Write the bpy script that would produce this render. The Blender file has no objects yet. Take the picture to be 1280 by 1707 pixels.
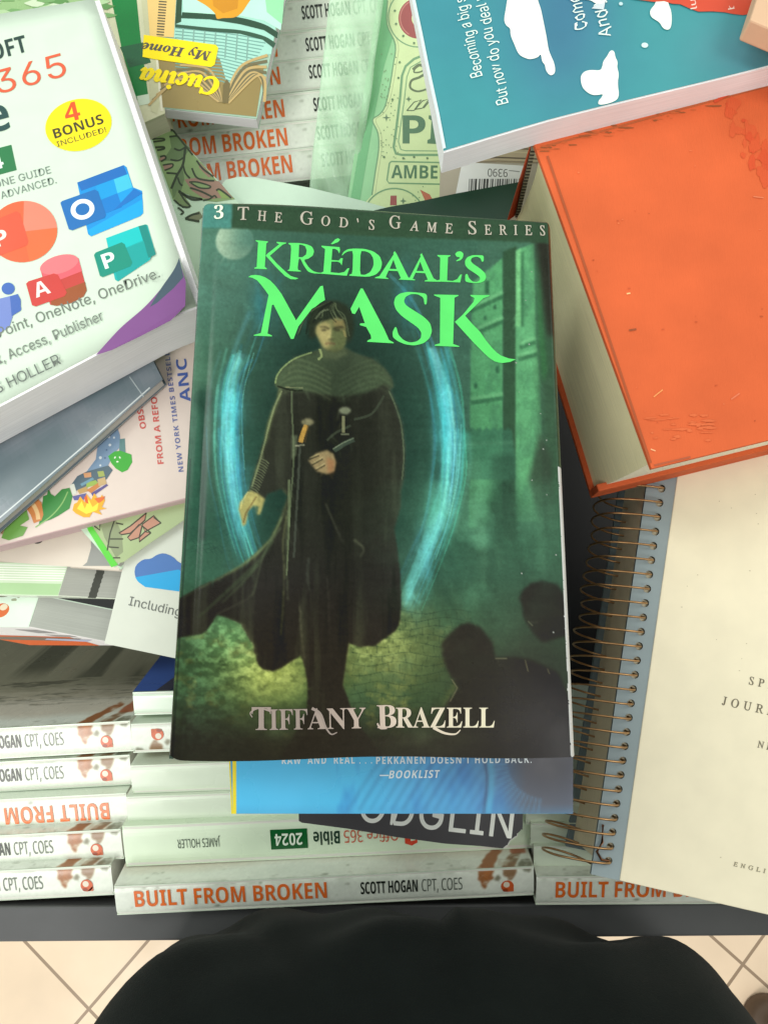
import bpy, bmesh, math, random, os
import numpy as np
from mathutils import Vector, Matrix, geometry
random.seed(7); rng = np.random.default_rng(11)
S = bpy.context.scene
COL = S.collection
# ------------------------------------------------------------------ camera, world, lamps, exposure
CAMZ, TILT, FPX = 1.35, math.radians(12.0), 1282.0
cd = bpy.data.cameras.new('camera'); cam = bpy.data.objects.new('camera', cd); COL.objects.link(cam)
cam.location = (0, 0, CAMZ); cam.rotation_euler = (TILT, 0, 0)
cd.sensor_fit = 'HORIZONTAL'; cd.sensor_width = 36.0; cd.lens = 36.0 * FPX / 1280.0
cd.clip_start = 0.01; cd.clip_end = 100
S.camera = cam
W = bpy.data.worlds.new('World'); S.world = W; W.use_nodes = True
bg = W.node_tree.nodes['Background']; bg.inputs[0].default_value = (0.95, 1.0, 0.95, 1); bg.inputs[1].default_value = 0.70
def lamp(name, loc, target, size, power, col):
    l = bpy.data.lights.new(name, 'AREA'); l.shape = 'RECTANGLE'; l.size, l.size_y = size
    l.energy = power; l.color = col
    o = bpy.data.objects.new(name, l); COL.objects.link(o); o.location = loc
    o.rotation_euler = (Vector(target) - Vector(loc)).to_track_quat('-Z', 'Y').to_euler()
    return o
lamp('ceiling_lamp', (-1.15, 0.75, 2.75), (0, 0.1, 0.95), (0.6, 1.2), 15, (0.95, 1.0, 0.93))
lamp('ceiling_lamp', (1.25, 0.95, 2.8), (0.1, 0.1, 0.95), (0.6, 1.2), 8, (1.0, 0.97, 0.88))
lamp('ceiling_lamp', (-0.9, -1.5, 2.7), (0, 0.1, 0.9), (0.6, 1.2), 36, (1.0, 0.97, 0.93))
lamp('ceiling_lamp', (0.62, -0.22, 2.8), (0.1, 0, 0.9), (0.5, 0.5), 5, (1.0, 0.97, 0.93))
vs = S.view_settings; vs.view_transform = 'Standard'; vs.look = 'None'; vs.gamma = 1.0; vs.exposure = 0.0
vs.use_curve_mapping = False

# ------------------------------------------------------------------ helpers
def lin(c, k=1.0):
    o = []
    for v in c[:3]:
        v = v / 255.0
        o.append((v / 12.92 if v <= 0.04045 else ((v + 0.055) / 1.055) ** 2.4) * k)
    return (o[0], o[1], o[2])
CA, SA = math.cos(TILT), math.sin(TILT)
ORG = Vector((0, 0, CAMZ))
def ray(px, py):
    x = (px - 640.0) / FPX; y = -(py - 853.5) / FPX
    return Vector((x, y * CA + SA, y * SA - CA))
def at(px, py, H):                      # the point H metres below the lens seen at a photo pixel
    d = ray(px, py); return ORG + d * (H / -d.z)
def topx(p):                            # numpy (n,3) world -> photo pixels
    q = p - np.array(ORG)
    yc = q[:, 1] * CA + q[:, 2] * SA; zc = -q[:, 1] * SA + q[:, 2] * CA
    return np.stack([640 + FPX * q[:, 0] / -zc, 853.5 - FPX * yc / -zc], 1)
def zt(ox, oy, sc, pts): return [(ox + x * sc, oy + y * sc) for x, y in pts]
def chaikin(p, n=1, w=0.22):
    for _ in range(n):
        q = []
        for i in range(len(p)):
            a, b = p[i], p[(i + 1) % len(p)]
            q += [(a[0] + (b[0] - a[0]) * w, a[1] + (b[1] - a[1]) * w), (b[0] - (b[0] - a[0]) * w, b[1] - (b[1] - a[1]) * w)]
        p = q
    return p
def ell(cx, cy, a, b, rot=0, n=28, t0=0, t1=360):
    r = math.radians(rot); o = []
    for i in range(n):
        t = math.radians(t0 + (t1 - t0) * i / (n if t1 - t0 == 360 else n - 1))
        x, y = a * math.cos(t), b * math.sin(t)
        o.append((cx + x * math.cos(r) - y * math.sin(r), cy + x * math.sin(r) + y * math.cos(r)))
    return o

# ---- materials: colour comes from the mesh's own "Col" attribute (ink / paper colour), surface from the material
def nd(nt, t, **k):
    n = nt.nodes.new(t)
    for a, b in k.items(): setattr(n, a, b)
    return n
def base_mat(name, rough=0.45, spec=0.5, coat=0.0, coat_rough=0.15, mottle=0.05, mscale=60, bump=0.0, bscale=400, fibres=False, pages=False,
             metal=0.0, smear=0.0):
    m = bpy.data.materials.new(name); m.use_nodes = True; nt = m.node_tree; L = nt.links
    b = nt.nodes['Principled BSDF']
    at_ = nd(nt, 'ShaderNodeAttribute', attribute_name='Col')
    tc = nd(nt, 'ShaderNodeTexCoord')
    src = at_.outputs['Color']
    nz = nd(nt, 'ShaderNodeTexNoise'); nz.inputs['Scale'].default_value = mscale; nz.inputs['Detail'].default_value = 5
    L.new(tc.outputs['Object'], nz.inputs['Vector'])
    mr = nd(nt, 'ShaderNodeMapRange'); mr.inputs[1].default_value = 0.3; mr.inputs[2].default_value = 0.7
    mr.inputs[3].default_value = 1 - mottle; mr.inputs[4].default_value = 1 + mottle
    L.new(nz.outputs['Fac'], mr.inputs[0])
    mx = nd(nt, 'ShaderNodeMixRGB', blend_type='MULTIPLY'); mx.inputs[0].default_value = 1
    L.new(src, mx.inputs[1]); L.new(mr.outputs[0], mx.inputs[2]); src = mx.outputs[0]
    bumpsrc = None
    if pages:
        uv = nd(nt, 'ShaderNodeUVMap', uv_map='UVMap')
        mp = nd(nt, 'ShaderNodeMapping'); mp.inputs['Scale'].default_value = (14, 2300, 1)
        n2 = nd(nt, 'ShaderNodeTexNoise'); n2.inputs['Scale'].default_value = 1; n2.inputs['Detail'].default_value = 3
        L.new(uv.outputs[0], mp.inputs[0]); L.new(mp.outputs[0], n2.inputs['Vector'])
        m2 = nd(nt, 'ShaderNodeMapRange'); m2.inputs[1].default_value = 0.3; m2.inputs[2].default_value = 0.7
        m2.inputs[3].default_value = 0.88; m2.inputs[4].default_value = 1.06
        L.new(n2.outputs['Fac'], m2.inputs[0])
        x2 = nd(nt, 'ShaderNodeMixRGB', blend_type='MULTIPLY'); x2.inputs[0].default_value = 1
        L.new(src, x2.inputs[1]); L.new(m2.outputs[0], x2.inputs[2]); src = x2.outputs[0]; bumpsrc = n2.outputs['Fac']
    L.new(src, b.inputs['Base Color'])
    b.inputs['Roughness'].default_value = rough; b.inputs['Specular IOR Level'].default_value = spec
    b.inputs['Metallic'].default_value = metal
    b.inputs['Coat Weight'].default_value = coat; b.inputs['Coat Roughness'].default_value = coat_rough
    if smear:
        n3 = nd(nt, 'ShaderNodeTexNoise'); n3.inputs['Scale'].default_value = 16; n3.inputs['Detail'].default_value = 6
        L.new(tc.outputs['Object'], n3.inputs['Vector'])
        m3 = nd(nt, 'ShaderNodeMapRange'); m3.inputs[1].default_value = 0.35; m3.inputs[2].default_value = 0.65
        m3.inputs[3].default_value = rough - smear; m3.inputs[4].default_value = rough + smear
        L.new(n3.outputs['Fac'], m3.inputs[0]); L.new(m3.outputs[0], b.inputs['Roughness'])
    if bump or bumpsrc:
        bp = nd(nt, 'ShaderNodeBump'); bp.inputs['Strength'].default_value = bump or 0.25; bp.inputs['Distance'].default_value = 0.0004
        if bumpsrc is None:
            n4 = nd(nt, 'ShaderNodeTexNoise'); n4.inputs['Scale'].default_value = bscale; n4.inputs['Detail'].default_value = 3
            if fibres:
                mp = nd(nt, 'ShaderNodeMapping'); mp.inputs['Scale'].default_value = (1, 0.15, 1)
                L.new(tc.outputs['Object'], mp.inputs[0]); L.new(mp.outputs[0], n4.inputs['Vector'])
            else: L.new(tc.outputs['Object'], n4.inputs['Vector'])
            bumpsrc = n4.outputs['Fac']
        L.new(bumpsrc, bp.inputs['Height']); L.new(bp.outputs[0], b.inputs['Normal'])
    return m
M = dict(
    print=base_mat('printed_paper', 0.42, 0.4, mottle=0.03, bump=0.12, bscale=90, smear=0.1),
    gloss=base_mat('laminated_cover', 0.30, 0.5, mottle=0.03, bump=0.10, bscale=40, smear=0.12),
    jacket=base_mat('laminated_jacket', 0.24, 0.19, mottle=0.05, mscale=90, bump=0.16, bscale=26, smear=0.12),
    paper=base_mat('matt_paper', 0.75, 0.25, mottle=0.03, bump=0.1, bscale=300),
    pages=base_mat('page_edges', 0.8, 0.2, mottle=0.05, mscale=25, pages=True),
    cloth=base_mat('book_cloth', 0.75, 0.25, mottle=0.07, mscale=35, bump=0.5, bscale=1500, fibres=True),
    board=base_mat('painted_board', 0.6, 0.35, mottle=0.08, mscale=30, bump=0.15, bscale=500),
    brass=base_mat('brass_wire', 0.33, 0.5, metal=0.9, mottle=0.2, mscale=150),
    fabric=base_mat('black_fabric', 0.9, 0.15, mottle=0.2, mscale=40, bump=0.9, bscale=1600),
    metal=base_mat('dark_enamel', 0.45, 0.4, mottle=0.1, mscale=25, bump=0.1, bscale=200),
)

M['fabric'].node_tree.nodes['Principled BSDF'].inputs['Sheen Weight'].default_value = .04

class MB:
    def __init__(self): self.v = []; self.f = []; self.c = []; self.uv = []; self.m = []; self.s = []
    def face(self, idx, col, uv=None, mat=0, smooth=False):
        self.f.append(idx); self.c.append(col); self.uv.append(uv); self.m.append(mat); self.s.append(smooth)
    def add(self, pts, col, uv=None, mat=0):
        b = len(self.v); self.v += [tuple(p) for p in pts]; self.face(list(range(b, b + len(pts))), col, uv, mat)
    def build(self, name, mats, parent=None, origin=None, bevel=0.0, xf=None):
        if origin is None: origin = Vector((0, 0, 0))
        me = bpy.data.meshes.new(name)
        vv = [tuple(Vector(p) - origin) for p in self.v]
        me.from_pydata(vv, [], self.f)
        ca = me.color_attributes.new('Col', 'FLOAT_COLOR', 'CORNER'); uvl = me.uv_layers.new(name='UVMap')
        k = 0; cl = []; ul = []
        for fi, f in enumerate(self.f):
            c = self.c[fi]; u = self.uv[fi]
            for j in range(len(f)):
                cc = c[j] if isinstance(c, list) else c
                cl += [cc[0], cc[1], cc[2], 1.0]
                ul += list(u[j]) if u else [0.0, 0.0]
        ca.data.foreach_set('color', cl); uvl.data.foreach_set('uv', ul)
        me.polygons.foreach_set('material_index', self.m); me.polygons.foreach_set('use_smooth', self.s)
        for m in (mats if isinstance(mats, (list, tuple)) else [mats]): me.materials.append(m)
        me.update()
        o = bpy.data.objects.new(name, me); COL.objects.link(o)
        if parent is not None: o.parent = parent
        if bevel:
            bv = o.modifiers.new('edge', 'BEVEL'); bv.width = bevel; bv.segments = 2; bv.limit_method = 'ANGLE'; bv.angle_limit = math.radians(50)
        return o
def tag(o, label=None, cat=None, group=None, kind=None):
    if label: o['label'] = label
    if cat: o['category'] = cat
    if group: o['group'] = group
    if kind: o['kind'] = kind
    return o
def empty(name, loc, label, cat, group=None):
    o = bpy.data.objects.new(name, None); COL.objects.link(o); o.location = loc; o.empty_display_size = 0.02
    return tag(o, label, cat, group)
def copy_tree(o, parent=None):
    c = o.copy(); COL.objects.link(c); c.parent = parent
    for ch in list(o.children): copy_tree(ch, c)
    return c

def slab(mb, P, a, b, nx=1, ny=1, ins=(0, 0, 0, 0), warp=None, col=(.8, .8, .8), side=None, mat=0, smooth=False, n=None):
    """a sheet between depths a and b below the quad P (TL,TR,BR,BL); ins = inset left,right,top,bottom in metres"""
    if n is None: n = (P[3] - P[0]).cross(P[1] - P[0]).normalized()
    lu = ((P[1] - P[0]).length + (P[2] - P[3]).length) / 2; lv = ((P[3] - P[0]).length + (P[2] - P[1]).length) / 2
    s0, s1, t0, t1 = ins[0] / lu, 1 - ins[1] / lu, ins[2] / lv, 1 - ins[3] / lv
    base = len(mb.v); side = side or col
    for d in (a, b):
        for j in range(ny + 1):
            for i in range(nx + 1):
                s = s0 + (s1 - s0) * i / nx; t = t0 + (t1 - t0) * j / ny
                p = (P[0] * (1 - s) + P[1] * s) * (1 - t) + (P[3] * (1 - s) + P[2] * s) * t
                w = warp(s, t) if warp else 0.0
                mb.v.append(tuple(p + n * (w - d)))
    N = (nx + 1) * (ny + 1)
    ix = lambda i, j, k: base + k * N + j * (nx + 1) + i
    for j in range(ny):
        for i in range(nx):
            u0, u1, v0, v1 = i / nx * lu, (i + 1) / nx * lu, j / ny * lv, (j + 1) / ny * lv
            mb.face([ix(i, j, 0), ix(i, j + 1, 0), ix(i + 1, j + 1, 0), ix(i + 1, j, 0)], col, [(u0, v0), (u0, v1), (u1, v1), (u1, v0)], mat, smooth)
            mb.face([ix(i, j, 1), ix(i + 1, j, 1), ix(i + 1, j + 1, 1), ix(i, j + 1, 1)], col, None, mat, smooth)
    th = b - a
    def sd(q, l0, l1): mb.face(q, side, [(l0, 0), (l0, th), (l1, th), (l1, 0)], mat)
    for i in range(nx):
        u0, u1 = i / nx * lu, (i + 1) / nx * lu
        sd([ix(i, ny, 0), ix(i, ny, 1), ix(i + 1, ny, 1), ix(i + 1, ny, 0)], u0, u1)
        sd([ix(i + 1, 0, 0), ix(i + 1, 0, 1), ix(i, 0, 1), ix(i, 0, 0)], u0, u1)
    for j in range(ny):
        v0, v1 = j / ny * lv, (j + 1) / ny * lv
        sd([ix(0, j, 0), ix(0, j, 1), ix(0, j + 1, 1), ix(0, j + 1, 0)], v0, v1)
        sd([ix(nx, j + 1, 0), ix(nx, j + 1, 1), ix(nx, j, 1), ix(nx, j, 0)], v0, v1)

# ---- lettering
FD = bpy.utils.system_resource('DATAFILES', path='fonts')
FONTS = {}
for k, fn in (('sans', 'Inter.woff2'), ('math', 'NotoSansMath-Regular.woff2')):
    try: FONTS[k] = bpy.data.fonts.load(os.path.join(FD, fn))
    except Exception: FONTS[k] = None
MAPS = {'serif': (0x1D400, 0x1D41A, 0x1D7CE), 'bi': (0x1D468, 0x1D482, 0x1D7CE), 'script': (0x1D4D0, 0x1D4EA, 0x1D7CE),
        'mi': (0x1D434, 0x1D44E, 0x1D7CE), 'sansb': (0x1D5D4, 0x1D5EE, 0x1D7EC), 'msans': (0x1D5A0, 0x1D5BA, 0x1D7E2)}
_tc = {}
def glyphs(s, style='sans', bold=0.0, space=1.0):
    if style in MAPS: s = s.replace('’', "'").replace('”', '"').replace('—', '-')
    key = (s, style, bold, space)
    if key in _tc: return _tc[key]
    c = bpy.data.curves.new('t', 'FONT')
    if style in MAPS and FONTS['math']:
        U, l, d = MAPS[style]; t = ''
        for ch in s:
            if 'A' <= ch <= 'Z': t += chr(U + ord(ch) - 65)
            elif 'a' <= ch <= 'z': t += chr(l + ord(ch) - 97)
            elif '0' <= ch <= '9': t += chr(d + ord(ch) - 48)
            else: t += ch
        c.body = t; c.font = FONTS['math']
    else:
        c.body = s
        if FONTS['sans']: c.font = FONTS['sans']
    c.resolution_u = 4; c.space_character = space
    o = bpy.data.objects.new('t', c); COL.objects.link(o)
    dg = bpy.context.evaluated_depsgraph_get(); ev = o.evaluated_get(dg); me = ev.to_mesh()
    v = np.array([x.co[:2] for x in me.vertices]).reshape(-1, 2); f = [list(p.vertices) for p in me.polygons]
    ev.to_mesh_clear(); bpy.data.objects.remove(o); bpy.data.curves.remove(c)
    _tc[key] = (v, f); return v, f
def capheight(style):
    v, f = glyphs('H', style); return v[:, 1].max()
class Deck:
    """ink laid on a cover plane; shapes are traced in photo pixels and dropped onto the plane"""
    def __init__(s, mb, P, warp=None, n=None, mat=0, lift=0.00014):
        s.mb = mb; s.k = 0; s.P = P; s.n = n or (P[3] - P[0]).cross(P[1] - P[0]).normalized()
        s.p0 = (P[0] + P[1] + P[2] + P[3]) / 4; s.warp = warp; s.mat = mat; s.base = lift
        e1, e2 = P[1] - P[0], P[3] - P[0]
        s.inv = np.linalg.pinv(np.array([e1[:], e2[:]]).T)
    def pt(s, px, z=1):
        d = ray(*px); p = ORG + d * ((s.p0 - ORG).dot(s.n) / d.dot(s.n))
        w = 0
        if s.warp:
            a, b = s.inv @ np.array((p - s.P[0])[:]); w = s.warp(a, b)
        return p + s.n * (s.base + 0.00003 * z + 0.000003 * s.k + w)
    def poly(s, pts, col, z=1, holes=None, sub=True):
        s.k += 1
        loops = [[s.pt(p, z) for p in pts]] + [[s.pt(p, z) for p in h] for h in (holes or [])]
        tri = geometry.tessellate_polygon(loops); b = len(s.mb.v)
        for l in loops: s.mb.v += [tuple(p) for p in l]
        c = lin(col)
        fl = s.n
        for t in tri:
            q = [b + i for i in t]; v = [Vector(s.mb.v[i]) for i in q]
            if (v[1] - v[0]).cross(v[2] - v[0]).dot(s.n) < 0: q.reverse()
            s.mb.face(q, c, None, s.mat)
    def stroke(s, pts, w, col, z=2, w1=None, closed=False):
        s.k += 1
        n = len(pts); L = []; R = []
        for i in range(n):
            a = pts[(i - 1) % n] if (i or closed) else pts[i]; b = pts[(i + 1) % n] if (i < n - 1 or closed) else pts[i]
            dx, dy = b[0] - a[0], b[1] - a[1]; l = math.hypot(dx, dy) or 1
            ww = w if w1 is None else w + (w1 - w) * i / max(1, n - 1)
            L.append((pts[i][0] - dy / l * ww / 2, pts[i][1] + dx / l * ww / 2)); R.append((pts[i][0] + dy / l * ww / 2, pts[i][1] - dx / l * ww / 2))
        for i in range(n if closed else n - 1):
            j = (i + 1) % n
            q = [s.pt(p, z) for p in (L[i], L[j], R[j], R[i])]
            if (q[1] - q[0]).cross(q[2] - q[0]).dot(s.n) < 0: q.reverse()
            s.mb.add(q, lin(col), None, s.mat)
    def text(s, t, p0, p1, cap, col, style='sans', bold=0.0, space=1.0, z=3, shear=0.0, col1=None, dup=0.0, jit=0.0):
        if dup:
            for dx, dy in ((dup, dup * .3), (-dup, -dup * .3), (0, -dup), (0, dup)): s.text(t, (p0[0] + dx, p0[1] + dy), (p1[0] + dx, p1[1] + dy), cap, col, style, bold, space, z, shear, col1, 0, jit)
        s.k += 1
        v, f = glyphs(t, style, bold, space)
        if len(v) == 0: return
        x0, x1 = v[:, 0].min(), v[:, 0].max(); k = (x1 - x0) or 1
        ex = np.array([p1[0] - p0[0], p1[1] - p0[1]]); u = ex / np.linalg.norm(ex); up = np.array([u[1], -u[0]])
        ch = capheight(style); b = len(s.mb.v)
        T = (v[:, 0] - x0) / k; Y = v[:, 1] / ch * cap
        if jit: Y = Y * (1 + jit * np.sin(T * 37.0)) + cap * jit * np.sin(T * 23.0 + 1) + cap * jit * .5 * np.sin(T * 71)
        q = np.array(p0)[None] + T[:, None] * ex[None] + Y[:, None] * up[None] + (shear * Y)[:, None] * u[None]
        W3 = [s.pt(p, z) for p in q]
        c0 = np.array(lin(col)); c1 = np.array(lin(col1)) if col1 else c0
        for fi, fc in enumerate(f):                 # strokes of a letter may overlap: keep each face a hair apart
            vv = [W3[i] for i in fc[:3]]
            if (vv[1] - vv[0]).cross(vv[2] - vv[0]).dot(s.n) < 0: fc = fc[::-1]
            b = len(s.mb.v); s.mb.v += [tuple(W3[i] + s.n * (1.6e-6 * (fi % 9))) for i in fc]
            s.mb.face(list(range(b, b + len(fc))), [tuple(c0 + (c1 - c0) * T[i]) for i in fc] if col1 else tuple(c0), None, s.mat)

def quad(pts, H):
    if isinstance(H, (int, float)): H = [H] * 4
    return [at(x, y, h) for (x, y), h in zip(pts, H)]
def book(name, label, P, T, cover=(230, 235, 225), page=(225, 222, 215), art=None, spine=None, warp=None, ov=0.0, ct=0.0006,
         mat='gloss', back=None, group=None, pins=(0.0012, 0.0012, 0.0012, 0.0012), edge=None, nx=12, ny=12, cat='book', pgx=None, spine_col=None, bl=(0, 0, 0, 0), roundness=0.0):
    """a bound book lying on its back cover: front_cover, page_block, back_cover and, when its side is given, spine"""
    c = (P[0] + P[1] + P[2] + P[3]) / 4; n = (P[3] - P[0]).cross(P[1] - P[0]).normalized()
    root = empty(name, c - n * T, label, cat, group); O = root.location.copy()
    if not warp: nx = ny = 1
    mb = MB(); slab(mb, P, 0, ct, nx, ny, (0, 0, 0, 0), warp, lin(cover), lin(edge or cover), smooth=bool(warp))
    if art: art(Deck(mb, P, warp, n))
    mb.build('front_cover', M[mat], root, O)
    mb = MB(); slab(mb, P, ct, T - ct, nx, ny, pins, warp, lin(page), None, smooth=False)
    pb = mb.build('page_block', M['pages'], root, O)
    if pgx: pgx(pb, root, O)
    mb = MB(); slab(mb, P, T - ct, T, nx, ny, bl, warp, lin(back or cover), lin(edge or back or cover)); mb.build('back_cover', M[mat], root, O)
    if spine:
        i = {'L': (3, 0), 'T': (0, 1), 'R': (1, 2), 'B': (2, 3)}[spine]; a, b = P[i[0]], P[i[1]]
        out = (b - a).cross(n).normalized() * -1
        if out.dot(a - c) < 0: out = -out
        Q = [a, b, b + out * ct, a + out * ct]
        mb = MB(); slab(mb, Q, 0, T, 1, 1, (0, 0, 0, 0), None, lin(spine_col or cover), n=n); mb.build('spine', M[mat], root, O)
    return root

# ------------------------------------------------------------------ painter for printed cover art (photo-pixel canvas -> mesh colours)
class Canvas:
    def __init__(s, x0, y0, w, h, col):
        s.x0, s.y0, s.w, s.h = x0, y0, w, h
        s.a = np.zeros((h, w, 3)); s.a[:] = np.array(col) / 255.0
        s.X, s.Y = np.meshgrid(np.arange(w) + x0 + .5, np.arange(h) + y0 + .5)
    @staticmethod
    def blur(m, r):
        if r <= 0: return m
        for _ in range(3):
            for ax in (0, 1):
                k = max(1, int(r)); pad = [(0, 0), (0, 0)]; pad[ax] = (k + 1, k)
                c = np.cumsum(np.pad(m, pad, mode='edge'), axis=ax)
                n = m.shape[ax]
                m = (np.take(c, range(2 * k + 1, 2 * k + 1 + n), ax) - np.take(c, range(0, n), ax)) / (2 * k + 1)
        return m
    def mask(s, pts, soft=1):
        P = np.array(pts, float); m = np.zeros((s.h, s.w))
        xa, ya = np.floor(P.min(0)).astype(int) - 1; xb, yb = np.ceil(P.max(0)).astype(int) + 2
        i0, i1 = max(0, ya - s.y0), min(s.h, yb - s.y0); j0, j1 = max(0, xa - s.x0), min(s.w, xb - s.x0)
        if i1 <= i0 or j1 <= j0: return m
        pd = int(soft * 3 + 3) if soft >= 1 else 0
        i0, i1, j0, j1 = max(0, i0 - pd), min(s.h, i1 + pd), max(0, j0 - pd), min(s.w, j1 + pd)
        X, Y = s.X[i0:i1, j0:j1], s.Y[i0:i1, j0:j1]; ins = np.zeros(X.shape, bool)
        for k in range(len(P)):
            x1, y1 = P[k]; x2, y2 = P[(k + 1) % len(P)]
            if y1 == y2: continue
            cr = ((y1 > Y) != (y2 > Y)) & (X < (x2 - x1) * (Y - y1) / (y2 - y1) + x1); ins ^= cr
        m[i0:i1, j0:j1] = s.blur(ins.astype(float), soft) if soft >= 1 else ins
        s.bb = (i0, i1, j0, j1)
        return m
    def over(s, m, col, op=1.0):
        m = (m * op)[..., None]; s.a = s.a * (1 - m) + np.array(col) / 255.0 * m
    def screen(s, m, col, op=1.0):
        s.a = 1 - (1 - s.a) * (1 - (m * op)[..., None] * np.array(col) / 255.0)
    def poly(s, pts, col, soft=1, op=1.0): s.local(s.mask(pts, soft), col, op)
    def local(s, m, col, op, scr=False):
        if not m.any(): return
        i0, i1, j0, j1 = s.bb; A = s.a[i0:i1, j0:j1]; k = (m[i0:i1, j0:j1] * op)[..., None]; c = np.array(col) / 255.0
        s.a[i0:i1, j0:j1] = 1 - (1 - A) * (1 - k * c) if scr else A * (1 - k) + c * k
    def line(s, pts, w, col, op=1.0, soft=.5, w1=None, scr=False):
        L, R = [], []; n = len(pts)
        for i in range(n):
            a, b = pts[max(0, i - 1)], pts[min(n - 1, i + 1)]; dx, dy = b[0] - a[0], b[1] - a[1]; l = math.hypot(dx, dy) or 1
            ww = (w if w1 is None else w + (w1 - w) * i / (n - 1)) / 2
            L.append((pts[i][0] - dy / l * ww, pts[i][1] + dx / l * ww)); R.append((pts[i][0] + dy / l * ww, pts[i][1] - dx / l * ww))
        m = s.mask(L + R[::-1], soft)
        s.local(m, col, op, scr)
    def noise(s, fx, fy, oct=4, seed=0):
        r = np.random.default_rng(seed); o = np.zeros((s.h, s.w)); amp = 1; tot = 0
        for k in range(oct):
            gx, gy = max(2, int(s.w / fx * 2 ** k) + 2), max(2, int(s.h / fy * 2 ** k) + 2)
            g = r.random((gy, gx)); yy = np.linspace(0, gy - 1.001, s.h); xx = np.linspace(0, gx - 1.001, s.w)
            yi, xi = yy.astype(int), xx.astype(int); fy_, fx_ = yy - yi, xx - xi
            fy_ = (fy_ * fy_ * (3 - 2 * fy_))[:, None]; fx_ = (fx_ * fx_ * (3 - 2 * fx_))[None]
            o += amp * ((g[yi][:, xi] * (1 - fx_) + g[yi][:, xi + 1] * fx_) * (1 - fy_) + (g[yi + 1][:, xi] * (1 - fx_) + g[yi + 1][:, xi + 1] * fx_) * fy_)
            tot += amp; amp *= .55
        return o / tot
    def sample(s, q):
        x = np.clip(q[:, 0] - s.x0 - .5, 0, s.w - 1.001); y = np.clip(q[:, 1] - s.y0 - .5, 0, s.h - 1.001)
        xi, yi = x.astype(int), y.astype(int); fx, fy = (x - xi)[:, None], (y - yi)[:, None]
        A = s.a
        return (A[yi, xi] * (1 - fx) + A[yi, xi + 1] * fx) * (1 - fy) + (A[yi + 1, xi] * (1 - fx) + A[yi + 1, xi + 1] * fx) * fy
def spline(p, n=8):
    o = []
    for i in range(len(p) - 1):
        a, b, c, d = p[max(0, i - 1)], p[i], p[i + 1], p[min(len(p) - 1, i + 2)]
        for k in range(n):
            t = k / n
            o.append(tuple(0.5 * (2 * b[j] + (c[j] - a[j]) * t + (2 * a[j] - 5 * b[j] + 4 * c[j] - d[j]) * t * t + (3 * b[j] - a[j] - 3 * c[j] + d[j]) * t ** 3) for j in (0, 1)))
    return o + [tuple(p[-1])]

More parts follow.
